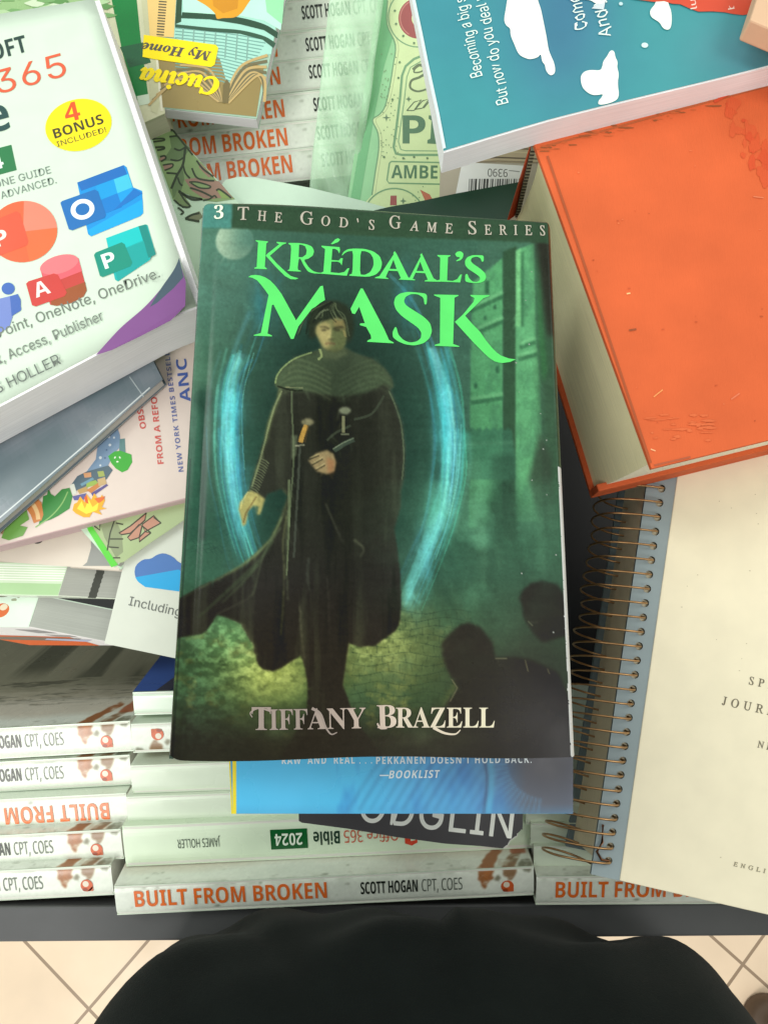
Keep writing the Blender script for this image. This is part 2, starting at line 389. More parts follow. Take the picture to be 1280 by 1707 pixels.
def paint_fantasy_cover():
    C = Canvas(262, 322, 716, 962, (62, 104, 80))
    X, Y = C.X, C.Y
    g = lambda cx, cy, rx, ry: np.exp(-(((X - cx) / rx) ** 2 + ((Y - cy) / ry) ** 2))
    n1 = C.noise(240, 200, 5, 1); n2 = C.noise(70, 60, 4, 2); n3 = C.noise(18, 14, 3, 3); nv = C.noise(14, 170, 3, 4)
    # sky, mist, ground
    C.over(g(360, 470, 150, 110), (84, 132, 116), .75); C.over(g(320, 640, 130, 90), (72, 116, 88), .55)
    C.over(g(345, 860, 90, 150), (52, 102, 76), .8); C.over(g(760, 470, 120, 110), (50, 88, 74), .7)
    C.over(g(860, 860, 160, 160), (56, 104, 74), .8); C.over(g(760, 930, 140, 110), (52, 100, 74), .7)
    C.over(np.clip((Y - 960) / 150, 0, 1), (50, 72, 44), .85)
    C.over(g(445, 1112, 80, 58), (170, 188, 88), .9); C.over(g(630, 1072, 85, 60), (158, 176, 92), .85)
    C.over(g(385, 1062, 58, 44), (108, 178, 108), .7); C.over(g(330, 1130, 80, 80), (52, 92, 62), .6)
    C.over(np.clip((n1 - .5) * 3, 0, 1), (34, 60, 48), .4); C.over(np.clip((n2 - .52) * 4, 0, 1), (28, 50, 38), .3); C.screen(np.clip((n2 - .5) * 4, 0, 1), (40, 60, 44), .35)
    C.screen(np.clip((n1 - .55) * 4, 0, 1) * (Y < 760), (60, 110, 90), .25)
    # moss and cobbles
    m = np.clip((Y - 1010) / 60, 0, 1)
    C.over(np.clip((n3 - .46) * 3, 0, 1) * m, (30, 46, 24), .5); C.screen(np.clip((n3 - .48) * 3.5, 0, 1) * m * np.clip((n2 - .3) * 3, 0, 1), (128, 134, 56), .55)
    for k in range(14):
        y = 1020 + k * 13 + k * k * .25
        C.line([(585 + 14 * j, y + 4 * math.sin(j * .9 + k)) for j in range(16)], 1.6, (34, 52, 34), .45)
        for j in range(12):
            x = 590 + j * 19 + (k % 2) * 9; C.line([(x, y), (x + rng.uniform(-3, 3), y + 13)], 1.5, (34, 52, 34), .4)
    for k in range(60):
        x, y = rng.uniform(300, 400), rng.uniform(865, 925); C.line([(x, y), (x + 12, y - 4), (x + 20, y + 5)], 1.2, (34, 66, 54), .4)
    # streaks of mist falling to the lower right
    for k in range(46):
        x, y = rng.uniform(690, 880), rng.uniform(860, 1010); l = rng.uniform(50, 150)
        C.line([(x, y), (x + l * .42, y + l)], rng.uniform(3, 12), (70, 128, 92) if k % 2 else (34, 66, 50), rng.uniform(.1, .25), 3)
    # moon
    mm = C.mask(ell(391, 402, 31, 31, n=40), 1) * (Y > 378)
    C.over(mm, (122, 158, 132), .85); C.over(mm * np.clip(1 - (X - 368) / 34, 0, 1), (176, 200, 168), .7)
    C.over(mm * np.clip((X - 385) / 40 + .1, 0, 1) * np.clip((425 - Y) / 20, 0, 1), (80, 128, 110), .95)
    C.over(mm * np.clip((n2 - .5) * 4, 0, 1), (110, 148, 122), .35)
    # pillar left with finial
    C.poly([(296, 690), (318, 690), (322, 660), (340, 648), (358, 662), (362, 690), (372, 700), (372, 900), (296, 900)], (44, 88, 68), 3, .7)
    C.poly([(328, 668), (350, 668), (344, 696), (343, 900), (333, 900), (334, 696)], (28, 54, 42), 2, .75)
    C.over(g(338, 662, 14, 16), (30, 56, 44), .8)
    # castle on the right
    def tower(pts, col, sd):
        t = C.mask(pts, 1); C.over(t, col, .95); nn = C.noise(26, 40, 4, sd)
        C.over(t * np.clip((nn - .5) * 4, 0, 1), (40, 92, 60), .55); C.screen(t * np.clip((nn - .55) * 5, 0, 1), (56, 90, 60), .3)
    tower([(788, 470), (838, 430), (838, 880), (782, 880), (784, 600)], (80, 156, 98), 21)
    C.poly([(838, 420), (861, 410), (861, 900), (838, 900)], (46, 76, 52), 1)
    tower([(860, 418), (868, 414), (890, 406), (893, 560), (900, 640), (905, 870), (858, 870)], (86, 160, 104), 22)
    C.poly([(860, 418), (868, 414), (868, 545), (860, 545)], (112, 190, 120), 1, .8)
    C.poly([(868, 420), (873, 418), (873, 545), (868, 545)], (44, 92, 60), 1, .7)
    for a, b in (((783, 520), (838, 494)), ((783, 560), (838, 536)), ((866, 580), (893, 570)), ((784, 672), (838, 664)), ((864, 600), (896, 590))):
        C.line([a, b], 7, (42, 88, 58), .75, 1); C.line([(a[0], a[1] - 7), (b[0], b[1] - 7)], 5, (112, 186, 124), .6, 1)
    for x, y, w, h in ((808, 470, 7, 20), (806, 528, 5, 6), (822, 510, 5, 6), (826, 612, 6, 10), (790, 640, 5, 8)):
        C.poly([(x, y), (x + w, y - 2), (x + w, y + h), (x, y + h)], (36, 76, 52), 1, .8)
    C.poly([(893, 370), (930, 362), (945, 700), (962, 1262), (900, 1262), (925, 1050), (905, 800), (898, 620)], (44, 70, 48), 6, .8)
    C.poly([(888, 366), (916, 368), (925, 470), (924, 560), (912, 560), (900, 470)], (38, 36, 30), 4, .9)
    C.poly([(894, 420), (900, 480), (906, 560), (912, 620), (904, 640), (896, 560)], (44, 104, 54), 3, .7)
    C.poly([(745, 716)] + [(745 + 6 * i, 713 if i % 2 else 718) for i in range(19)] + [(858, 760), (858, 800), (745, 800)], (52, 104, 78), 1, .75)
    C.line([(747, 742), (860, 738)], 3, (100, 164, 122), .45, 2); C.poly([(820, 760), (858, 755), (858, 880), (815, 880)], (34, 62, 46), 4, .7)
    C.poly([(880, 800), (900, 720), (918, 760), (925, 900), (905, 900)], (46, 60, 46), 3, .8)
    C.over(np.clip((Y - 790) / 90, 0, 1) * np.clip((X - 760) / 40, 0, 1), (54, 98, 72), .85)
    for k in range(40):
        x, y = rng.uniform(770, 930), rng.uniform(760, 960); C.line([(x, y), (x + rng.uniform(-6, 10), y + rng.uniform(30, 110))], rng.uniform(2, 12), (84, 140, 100) if k % 2 else (36, 64, 48), rng.uniform(.1, .35), 3)
    # portal
    C.over(g(562, 745, 165, 270) ** .6, (24, 46, 40), .95); C.over(g(562, 720, 105, 200), (18, 32, 26), .9)
    la = [(470, 452), (432, 520), (402, 590), (386, 650), (381, 720), (384, 790), (396, 860), (418, 930), (440, 980)]
    ra = [(648, 452), (690, 510), (722, 580), (742, 650), (752, 720), (750, 790), (738, 860), (712, 930), (676, 1010)]
    for arc, sg in ((la, 1), (ra, -1)):
        for k in range(80):
            i0 = rng.integers(0 if k % 4 == 0 else 2, 5); i1 = rng.integers(i0 + 3, 9) + 1; off = rng.normal(0, 1)
            p = [(x + sg * off * 12 + rng.normal(0, 2), y + rng.normal(0, 6)) for x, y in arc[i0:i1]]
            c = [(40, 108, 128), (48, 158, 158), (64, 182, 150), (46, 122, 160), (90, 210, 190)][rng.integers(0, 5)]
            C.line(spline(p, 5), rng.uniform(1.2, 7), c, rng.uniform(.08, .36), rng.choice([.5, 1, 2]), w1=1, scr=rng.random() < .4)
    for (cx, cy, rx, ry, c, o) in ((386, 705, 20, 60, (60, 190, 205), .75), (741, 700, 16, 75, (60, 190, 200), .7), (402, 850, 22, 60, (66, 170, 190), .5), (706, 935, 14, 46, (84, 190, 205), .8),
                                   (728, 860, 20, 60, (76, 190, 160), .5), (690, 990, 12, 36, (96, 205, 210), .8), (388, 780, 14, 70, (50, 130, 180), .5), (676, 500, 16, 50, (40, 120, 140), .6),
                                   (440, 505, 22, 50, (40, 116, 130), .55), (740, 640, 12, 60, (50, 160, 165), .5)):
        C.over(g(cx, cy, rx, ry) * np.clip((nv * .6 + n2 * .6 - .34) * 3.2, .1, 1.2), c, min(1, o * .8))
    for arc, sg in ((la, 1), (ra, -1)):
        for k in range(22):
            i0 = rng.integers(2, 5); p = [(x + sg * rng.normal(0, 5) + rng.normal(0, 1), y) for x, y in arc[i0:i0 + rng.integers(3, 5)]]
            C.line(spline(p, 6), rng.uniform(1, 3), (120, 214, 210) if k % 3 else (110, 190, 220), rng.uniform(.12, .34), 1, w1=.6)
    C.poly([(730, 850), (742, 870), (700, 960), (676, 1016), (672, 1000), (690, 940)], (100, 200, 200), 4, .55)
    # cloaked swordsman, seen from the front
    body = [(533, 585), (520, 588), (492, 598), (470, 615), (462, 628), (459, 641), (465, 648), (462, 665), (455, 680), (447, 705), (440, 735), (433, 760), (424, 790), (416, 815), (412, 828),
            (440, 836), (446, 824), (470, 815), (480, 828), (468, 862), (450, 900), (428, 922), (400, 945), (360, 966), (330, 980), (292, 1003), (292, 1064), (335, 1057), (346, 1050),
            (362, 1025), (380, 1030), (402, 1040), (412, 1058), (423, 1075), (424, 1085), (430, 1108), (440, 1117), (455, 1119), (470, 1113), (502, 1092), (508, 1110), (513, 1140),
            (512, 1190), (470, 1262), (640, 1262), (590, 1200), (582, 1172), (571, 1142), (577, 1100), (582, 1072), (600, 1078), (625, 1077), (640, 1065), (658, 1053), (665, 1040), (668, 1010),
            (667, 960), (662, 915), (657, 882), (668, 845), (668, 820), (674, 795), (675, 745), (671, 710), (662, 678), (650, 650), (656, 645), (652, 630), (640, 614), (620, 599), (590, 590), (578, 583)]
    B = C.mask(body, 1); C.over(B, (40, 42, 34))
    fold = C.noise(26, 260, 4, 9)
    C.over(B * np.clip((Y - 860) / 120, 0, 1), (34, 31, 29), .8)
    C.over(B * np.clip((fold - .55) * 5, 0, 1), (62, 68, 52), .5); C.over(B * np.clip((.42 - fold) * 6, 0, 1), (20, 22, 18), .6)
    C.over(B * g(575, 760, 60, 190), (24, 25, 20), .75)
    rim = C.blur(np.clip(B - np.roll(B, 5, 1), 0, 1), 1); C.over(rim * np.clip(n2 * 2.4 - .5, 0, 1) * np.clip((1120 - Y) / 200, 0, 1), (112, 128, 78), .8)
    rim = C.blur(np.clip(B - np.roll(B, -3, 1), 0, 1), 1); C.over(rim * np.clip(n2 * 2.4 - .6, 0, 1) * np.clip((900 - Y) / 150, 0, 1), (84, 110, 84), .6)
    mant = [(533, 584), (520, 588), (492, 598), (470, 615), (460, 632), (459, 643), (480, 650), (510, 652), (560, 660), (610, 655), (640, 640), (652, 648), (656, 645), (650, 628), (638, 612), (618, 599), (590, 590), (578, 582)]
    MM = C.mask(mant, 2); C.over(MM, (62, 78, 54), .9); C.over(MM * np.clip((X - 500) / 60, 0, 1) * np.clip((640 - X) / 60, 0, 1), (42, 52, 38), .8)
    for k in range(13):
        y = 596 + k * 4.5; C.line(spline([(466 + max(0, 6 - k) * 5, y + 14), (490, y - 2 + k * .6), (520, y + 6), (552, y + 22)]), 1.8, (104, 120, 80) if k % 2 else (46, 56, 40), .4, 1)
        C.line(spline([(652 - max(0, 6 - k) * 4, y + 14), (628, y), (600, y + 6), (566, y + 24)]), 1.6, (80, 98, 68) if k % 2 else (42, 52, 38), .35, 1)
    C.line(spline([(462, 644), (482, 650), (505, 652)]), 3, (26, 30, 22), .9); C.line([(476, 646), (505, 647)], 1.5, (140, 140, 96), .6)
    C.line(spline([(459, 640), (462, 627), (472, 613), (492, 598), (520, 588)]), 2.5, (132, 152, 92), .75)
    C.line(spline([(470, 652), (459, 676), (450, 705), (441, 740), (433, 770), (420, 812)]), 3, (122, 134, 92), .6)
    for k in range(16):
        y = 765 + k * 4; x = 436 - k * 1.5; C.line([(x, y), (x + 8, y + 4), (x + 13, y + 9)], 1.5, (126, 140, 96), .45)
    C.line(spline([(486, 652), (487, 690), (489, 730), (489, 780), (485, 830), (482, 880)]), 3, (96, 112, 78), .55)
    C.line(spline([(482, 800), (482, 860), (481, 900), (478, 960)]), 5, (110, 128, 88), .55, w1=2)
    C.line(spline([(648, 652), (660, 680), (669, 712), (673, 760), (670, 800)]), 2, (96, 112, 80), .5)
    C.poly([(486, 726), (496, 726), (494, 760), (486, 768)], (92, 104, 76), 1, .6)
    for q in ([(585, 710), (560, 722), (545, 735)], [(586, 735), (572, 742), (556, 752)], [(590, 700), (620, 690), (640, 660)]): C.line(spline(q), 4, (60, 70, 54), .6)
    C.line(spline([(590, 733), (575, 740), (557, 752)]), 8, (52, 64, 52), .9); C.line(spline([(590, 731), (572, 739), (555, 749)]), 1.5, (126, 140, 112), .7)
    # cape folds
    for q, w, c, o in (([(470, 862), (452, 898), (420, 930), (370, 962), (330, 982)], 2.5, (126, 154, 96), .7), ([(468, 880), (440, 925), (424, 985), (415, 995)], 2, (110, 130, 90), .6),
                       ([(430, 940), (380, 985), (330, 1030)], 8, (66, 84, 56), .5), ([(455, 900), (415, 960), (370, 1005)], 6, (74, 92, 62), .5), ([(478, 860), (472, 905), (474, 950), (472, 1010), (468, 1060)], 2, (150, 160, 92), .55),
                       ([(480, 850), (478, 940), (480, 1000)], 3, (120, 140, 92), .5), ([(515, 930), (512, 960), (517, 985)], 4, (70, 78, 66), .5), ([(543, 840), (560, 880), (572, 905)], 2, (110, 112, 92), .5),
                       ([(362, 1024), (395, 1008), (418, 996)], 2, (92, 96, 78), .5), ([(402, 1040), (412, 1058), (424, 1080), (432, 1108)], 1.5, (110, 110, 92), .45), ([(500, 1010), (503, 1060), (508, 1100)], 2, (120, 126, 96), .5),
                       ([(545, 960), (548, 1010), (550, 1060)], 2, (70, 66, 58), .5), ([(590, 900), (606, 915), (600, 930)], 3, (110, 116, 84), .55), ([(582, 1072), (577, 1110), (572, 1150)], 2, (110, 120, 74), .5)):
        C.line(spline(q), w * 1.15, c, o * .8, 1, w1=w * .4)
    # sword hilts
    C.poly(ell(513, 704, 10, 6, 0, 16), (120, 116, 84), 1, .9); C.line(spline([(511, 709), (505, 724), (501, 738)]), 8, (168, 128, 54), .95); C.line([(514, 709), (508, 738)], 3, (70, 58, 34), .7)
    C.line([(492, 744), (508, 742)], 3, (140, 140, 112), .7); C.line(spline([(500, 745), (498, 790), (494, 860), (490, 930)]), 4, (58, 64, 54), .8)
    C.poly(ell(575, 685, 10, 6, 0, 16), (110, 118, 92), 1, .85); C.line([(572, 694), (573, 722)], 5, (116, 118, 84), .8); C.line([(568, 725), (582, 724)], 3, (104, 110, 84), .7)
    # hands
    C.poly([(514, 768), (528, 756), (545, 751), (556, 757), (560, 772), (557, 786), (545, 791), (528, 786)], (128, 112, 76), 1); C.poly([(545, 762), (558, 768), (557, 786), (546, 790)], (140, 92, 58), 2, .7)
    for a, b in (((515, 767), (532, 760)), ((520, 776), (538, 766)), ((526, 785), (542, 776))): C.line([a, b], 2.5, (54, 50, 34), .8); C.line([(a[0] + 1, a[1] - 3), (b[0], b[1] - 3)], 2, (158, 146, 100), .6)
    C.poly([(417, 818), (430, 823), (442, 832), (439, 842), (434, 858), (429, 859), (431, 845), (424, 843), (414, 852), (412, 866), (410, 875), (404, 878), (403, 868), (398, 850), (400, 838), (408, 828)], (146, 140, 80), 1)
    C.line([(428, 828), (420, 840), (410, 856), (406, 872)], 3, (96, 78, 44), .6); C.line([(414, 820), (404, 836), (401, 850)], 2.5, (190, 182, 108), .6)
    # neck, head, hair
    C.poly([(531, 588), (534, 578), (545, 584), (560, 586), (575, 578), (580, 590), (562, 600), (540, 598)], (66, 76, 52), 2, .9); C.line(spline([(533, 582), (536, 594), (530, 600)]), 4, (136, 150, 92), .7)
    C.poly([(514, 560), (513, 538), (518, 520), (530, 507), (546, 501), (562, 501), (577, 508), (587, 522), (591, 542), (588, 562), (580, 574), (570, 560), (530, 560), (520, 566)], (34, 42, 30), 2)
    C.poly([(528, 546), (531, 540), (540, 536), (556, 530), (570, 532), (576, 545), (577, 560), (576, 574), (570, 583), (558, 587), (546, 584), (537, 578), (532, 566), (526, 554)], (92, 96, 58), 1)
    C.over(C.mask([(527, 546), (532, 540), (541, 537), (551, 540), (551, 560), (550, 572), (548, 583), (540, 580), (533, 568), (527, 555)], 2), (154, 142, 88), .85)
    C.poly([(556, 530), (572, 532), (576, 548), (574, 552), (560, 552), (556, 546)], (120, 104, 62), 2, .7)
    C.poly([(553, 545), (577, 548), (576, 575), (566, 585), (553, 585)], (66, 78, 46), 3, .6); C.line([(573, 551), (576, 562)], 4, (130, 118, 70), .6)
    C.line([(533, 545), (541, 545), (549, 549)], 3, (42, 40, 26), .85, 1); C.line([(555, 549), (564, 545), (573, 546)], 3, (40, 40, 26), .85, 1)
    C.line([(536, 550), (544, 551)], 3, (36, 34, 24), .8, 1); C.line([(558, 551), (567, 550)], 3, (34, 34, 24), .8, 1)
    C.line([(551, 548), (550, 560), (548, 565)], 2.5, (190, 174, 110), .6, 1); C.line([(547, 566), (556, 566)], 2.5, (60, 56, 36), .8, 1); C.line([(542, 574), (550, 572), (559, 574)], 2.5, (92, 62, 44), .8, 1)
    C.line([(545, 577), (556, 577)], 2, (120, 110, 70), .5, 1); C.poly([(540, 578), (552, 583), (566, 581), (560, 588), (546, 586)], (58, 64, 40), 2, .6)
    for k in range(26):
        a = rng.uniform(-.2, 1.0); C.line(spline([(552 + 8 * a, 503 + 2 * a), (530 + 34 * a, 512 + rng.uniform(0, 6)), (519 + 60 * a, 526 + rng.uniform(0, 8)), (512 + 74 * a + rng.uniform(-4, 4), (556 if a < .12 or a > .9 else 534) + rng.uniform(-6, 6))]), 2,
                       (84, 96, 66) if k % 3 == 0 else (24, 30, 22), .5)
    C.line(spline([(548, 516), (536, 520), (526, 532)]), 3, (112, 126, 92), .5)
    # onlookers in shadow, smoke along the foot
    C.over(np.clip((Y - 1165) / 70, 0, 1), (36, 34, 30), .92)
    C.over(g(880, 1130, 110, 130), (44, 48, 42), .75)
    C.over(g(330, 1240, 90, 60), (52, 56, 50), .5)
    C.poly([(737, 1095), (735, 1076), (745, 1060), (765, 1043), (780, 1038), (800, 1045), (820, 1070), (826, 1096), (858, 1095), (885, 1100), (930, 1120), (955, 1180), (962, 1265), (735, 1265), (742, 1175), (763, 1147), (752, 1130), (743, 1112)], (36, 35, 30), 2)
    C.poly([(864, 1000), (870, 985), (885, 972), (905, 968), (930, 975), (945, 1000), (950, 1058), (905, 1072), (887, 1055), (872, 1030), (869, 1006)], (36, 36, 30), 2)
    for q in ([(752, 1132), (762, 1147), (750, 1170)], [(875, 1100), (880, 1120)], [(825, 1098), (845, 1098)], [(880, 1036), (888, 1044)], [(912, 1115), (916, 1124)]): C.line(q, 1.8, (116, 120, 98), .6)
    C.screen(np.clip((n1 - .45) * 3, 0, 1) * g(900, 1090, 70, 50), (70, 80, 70), .35)
    C.screen(g(700, 1235, 70, 26) * np.clip((n2 - .3) * 2, 0, 1), (50, 70, 46), .5); C.screen(g(460, 1205, 60, 26) * np.clip((n2 - .3) * 3, 0, 1), (50, 76, 44), .5)
    # headband with its number block
    C.poly([(255, 318), (985, 318), (985, 408), (920, 406), (640, 394), (386, 381), (330, 379)], (44, 68, 48), 1, .96)
    C.poly([(255, 318), (388, 318), (386, 381), (255, 377)], (62, 122, 112), 1, .97)
    # brush work: short strokes that pick up the colour under them
    for k in range(3800):
        x, y = rng.uniform(282, 950), rng.uniform(410, 1250); c = C.a[int(y - C.y0), int(x - C.x0)] * 255
        if c.max() > 170 and 400 < y < 620: continue
        if 515 < x < 592 and 500 < y < 600: continue
        an = rng.normal(1.5, .35) if y < 1000 else rng.normal(.3, .7); l = rng.uniform(5, 20)
        q = c * rng.uniform(.68, 1.34); C.line([(x, y), (x + l * math.cos(an), y + l * math.sin(an))], rng.uniform(1.5, 4.5), tuple(np.clip(q, 0, 255)), rng.uniform(.15, .45), 1, w1=1)
    k = np.clip((Y - 960) / 120, 0, 1)[..., None]; C.a *= 1 - k + k * np.array([1.10, 1.02, .90])
    gm_ = C.a.mean(2, keepdims=True); C.a = gm_ + (C.a - gm_) * .88
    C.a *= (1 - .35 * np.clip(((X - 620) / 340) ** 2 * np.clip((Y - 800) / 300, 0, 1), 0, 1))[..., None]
    n5 = C.noise(11, 8, 3, 77); sp_ = np.clip((n5 - .36) * 2.6, 0, 1) * (1 - C.mask(body, 1))
    C.screen(sp_ * g(440, 1112, 70, 52), (128, 138, 60), .75); C.screen(sp_ * g(628, 1062, 62, 52), (124, 134, 66), .7); C.screen(sp_ * g(375, 1060, 60, 44), (70, 116, 66), .55); C.screen(sp_ * g(330, 1130, 70, 80), (40, 72, 46), .5)
    C.screen(np.clip((n2 - .45) * 4, 0, 1) * g(790, 900, 110, 130), (44, 86, 60), .6); C.screen(np.clip((n1 - .42) * 4, 0, 1) * g(325, 620, 60, 200), (50, 80, 62), .5)
    # fine print grain
    C.a *= (1 + (C.noise(3, 3, 2, 31) - .5) * .14 + (C.noise(40, 6, 3, 33) - .5) * .10)[..., None]
    C.a = np.clip(C.a, 0, 1)
    return C

# ------------------------------------------------------------------ the setting: tiled floor and the dark steel book bin
fo = at(148, 1683, CAMZ)
fx = (at(245, 1571, CAMZ) - fo); fx.z = 0; fx.normalize(); fy = Vector((-fx.y, fx.x, 0))
dist = abs((at(1265, 1571, CAMZ) - fo).dot(fy)); tile = dist / 2
mb = MB(); R = 6.0
cs = [Vector((-R, -R, 0)), Vector((R, -R, 0)), Vector((R, R, 0)), Vector((-R, R, 0))]
mb.add(cs, lin((246, 220, 190)), [((c - fo).dot(fx) / tile, (c - fo).dot(fy) / tile) for c in cs])
floor_m = base_mat('ceramic_tile', 0.4, 0.4, mottle=0.09, mscale=6, smear=0.08)
floor_m.node_tree.nodes['Principled BSDF'].inputs['Roughness'].default_value = .4
nt = floor_m.node_tree; L = nt.links; pb = nt.nodes['Principled BSDF']
uv = nd(nt, 'ShaderNodeUVMap', uv_map='UVMap'); sp = nd(nt, 'ShaderNodeSeparateXYZ'); L.new(uv.outputs[0], sp.inputs[0])
gr = []
for ax in (0, 1):
    a = nd(nt, 'ShaderNodeMath', operation='ADD'); a.inputs[1].default_value = 100.5; L.new(sp.outputs[ax], a.inputs[0])
    f = nd(nt, 'ShaderNodeMath', operation='FRACT'); L.new(a.outputs[0], f.inputs[0])
    s_ = nd(nt, 'ShaderNodeMath', operation='SUBTRACT'); s_.inputs[1].default_value = 0.5; L.new(f.outputs[0], s_.inputs[0])
    ab = nd(nt, 'ShaderNodeMath', operation='ABSOLUTE'); L.new(s_.outputs[0], ab.inputs[0])
    lt = nd(nt, 'ShaderNodeMath', operation='LESS_THAN'); lt.inputs[1].default_value = 0.0065; L.new(ab.outputs[0], lt.inputs[0]); gr.append(lt)
mxm = nd(nt, 'ShaderNodeMath', operation='MAXIMUM'); L.new(gr[0].outputs[0], mxm.inputs[0]); L.new(gr[1].outputs[0], mxm.inputs[1])
old = pb.inputs['Base Color'].links[0].from_socket
gm = nd(nt, 'ShaderNodeMixRGB'); gm.inputs[2].default_value = (*lin((162, 138, 114)), 1)
L.new(mxm.outputs[0], gm.inputs[0]); L.new(old, gm.inputs[1]); L.new(gm.outputs[0], pb.inputs['Base Color'])
fl = mb.build('floor', floor_m); tag(fl, kind='structure')

DARK = (78, 79, 80)
HR = 0.484
a0, a1, b0, b1 = at(-660, 1516.4, HR), at(1960, 1500.6, HR), at(-660, 1577.3, HR), at(1960, 1555.7, HR)
bin_ = empty('display_bin', ((a0.x + a1.x) / 2, 0.2, 0), 'dark grey steel bin edge below the pile of books', 'bin'); BO = bin_.location.copy()
mb = MB(); slab(mb, [a0, a1, b1, b0], 0, 0.20, 1, 1, col=lin(DARK)); mb.build('front_panel', M['metal'], bin_, BO, bevel=0.0015)
xl, xr, yb_ = a0.x, a1.x, 0.62
zt_ = CAMZ - HR
def box(mb, x0, x1, y0, y1, z0, z1, col):
    slab(mb, [Vector((x0, y1, z1)), Vector((x1, y1, z1)), Vector((x1, y0, z1)), Vector((x0, y0, z1))], 0, z1 - z0, 1, 1, col=lin(col), n=Vector((0, 0, 1)))
ymid = (a0.y + a1.y) / 2
mb = MB(); box(mb, xl, xr, ymid + .006, yb_, zt_ - .195, zt_ - .18, (24, 24, 26)); mb.build('bin_floor', M['metal'], bin_, BO)
mb = MB(); box(mb, xl, xr, yb_, yb_ + .02, zt_ - .2, zt_ + .05, DARK); mb.build('rear_panel', M['metal'], bin_, BO)
mb = MB(); box(mb, -.056, .058, -.01, .165, zt_ - .18, CAMZ - .3735, (30, 30, 32)); mb.build('riser_block', M['metal'], bin_, BO)
for sx in (xl - .02, xr):
    mb = MB(); box(mb, sx, sx + .02, ymid - .01, yb_ + .02, zt_ - .2, zt_ + .003, DARK); mb.build('side_panel', M['metal'], bin_, BO)
for sx in (xl + .01, xr - .04):
    for sy in (ymid + .02, yb_ - .04):
        mb = MB(); box(mb, sx, sx + .03, sy, sy + .03, 0, zt_ - .2, DARK); mb.build('leg', M['metal'], bin_, BO)

# ------------------------------------------------------------------ leaning paperbacks packed spine up
LEN, TH, DEP = 0.235, 0.018, 0.168
ORANGE = (226, 110, 42)
PALE = (214, 226, 208)
def local_text(mb, t, x0, x1, y, cap, col, style='sansb', bold=0, z=0.0003, flip=False, dup=0):
    if dup:
        for k_, (a_, b_) in enumerate(((dup, 0), (-dup, 0), (0, dup), (0, -dup))): local_text(mb, t, x0 + a_, x1 + a_, y + b_, cap, col, style, 0, z + .00001 * (k_ + 1))
    v, f = glyphs(t, style, bold); a, b = v[:, 0].min(), v[:, 0].max(); ch = capheight(style); k = len(mb.v)
    for fi, q in enumerate(f):
        k = len(mb.v)
        for i in q: p = v[i]; mb.v.append((x0 + (p[0] - a) / (b - a) * (x1 - x0), y + p[1] / ch * cap, z + 1.6e-6 * (fi % 9)))
        mb.face(list(range(k, k + len(q))), lin(col))
def local_poly(mb, pts, col, z=0.00025):
    tri = geometry.tessellate_polygon([[Vector((x, y, z)) for x, y in pts]]); k = len(mb.v); mb.v += [(x, y, z) for x, y in pts]
    for t in tri:
        a, b, c = [Vector(mb.v[k + i]) for i in t]; q = [k + i for i in t]
        if (b - a).cross(c - a).z < 0: q.reverse()
        mb.face(q, lin(col))
def blob(cx, cy, rx, ry, seed, n=18, j=.35):
    r = random.Random(seed); return [(cx + rx * (1 + r.uniform(-j, j)) * math.cos(2 * math.pi * i / n), cy + ry * (1 + r.uniform(-j, j)) * math.sin(2 * math.pi * i / n)) for i in range(n)]
def lbox(mb, x0, x1, y0, y1, z0, z1, col, mat=0):
    p = [Vector((x0, y1, z1)), Vector((x1, y1, z1)), Vector((x1, y0, z1)), Vector((x0, y0, z1))]
    slab(mb, p, 0, z1 - z0, 1, 1, col=lin(col), mat=mat, n=Vector((0, 0, 1)))
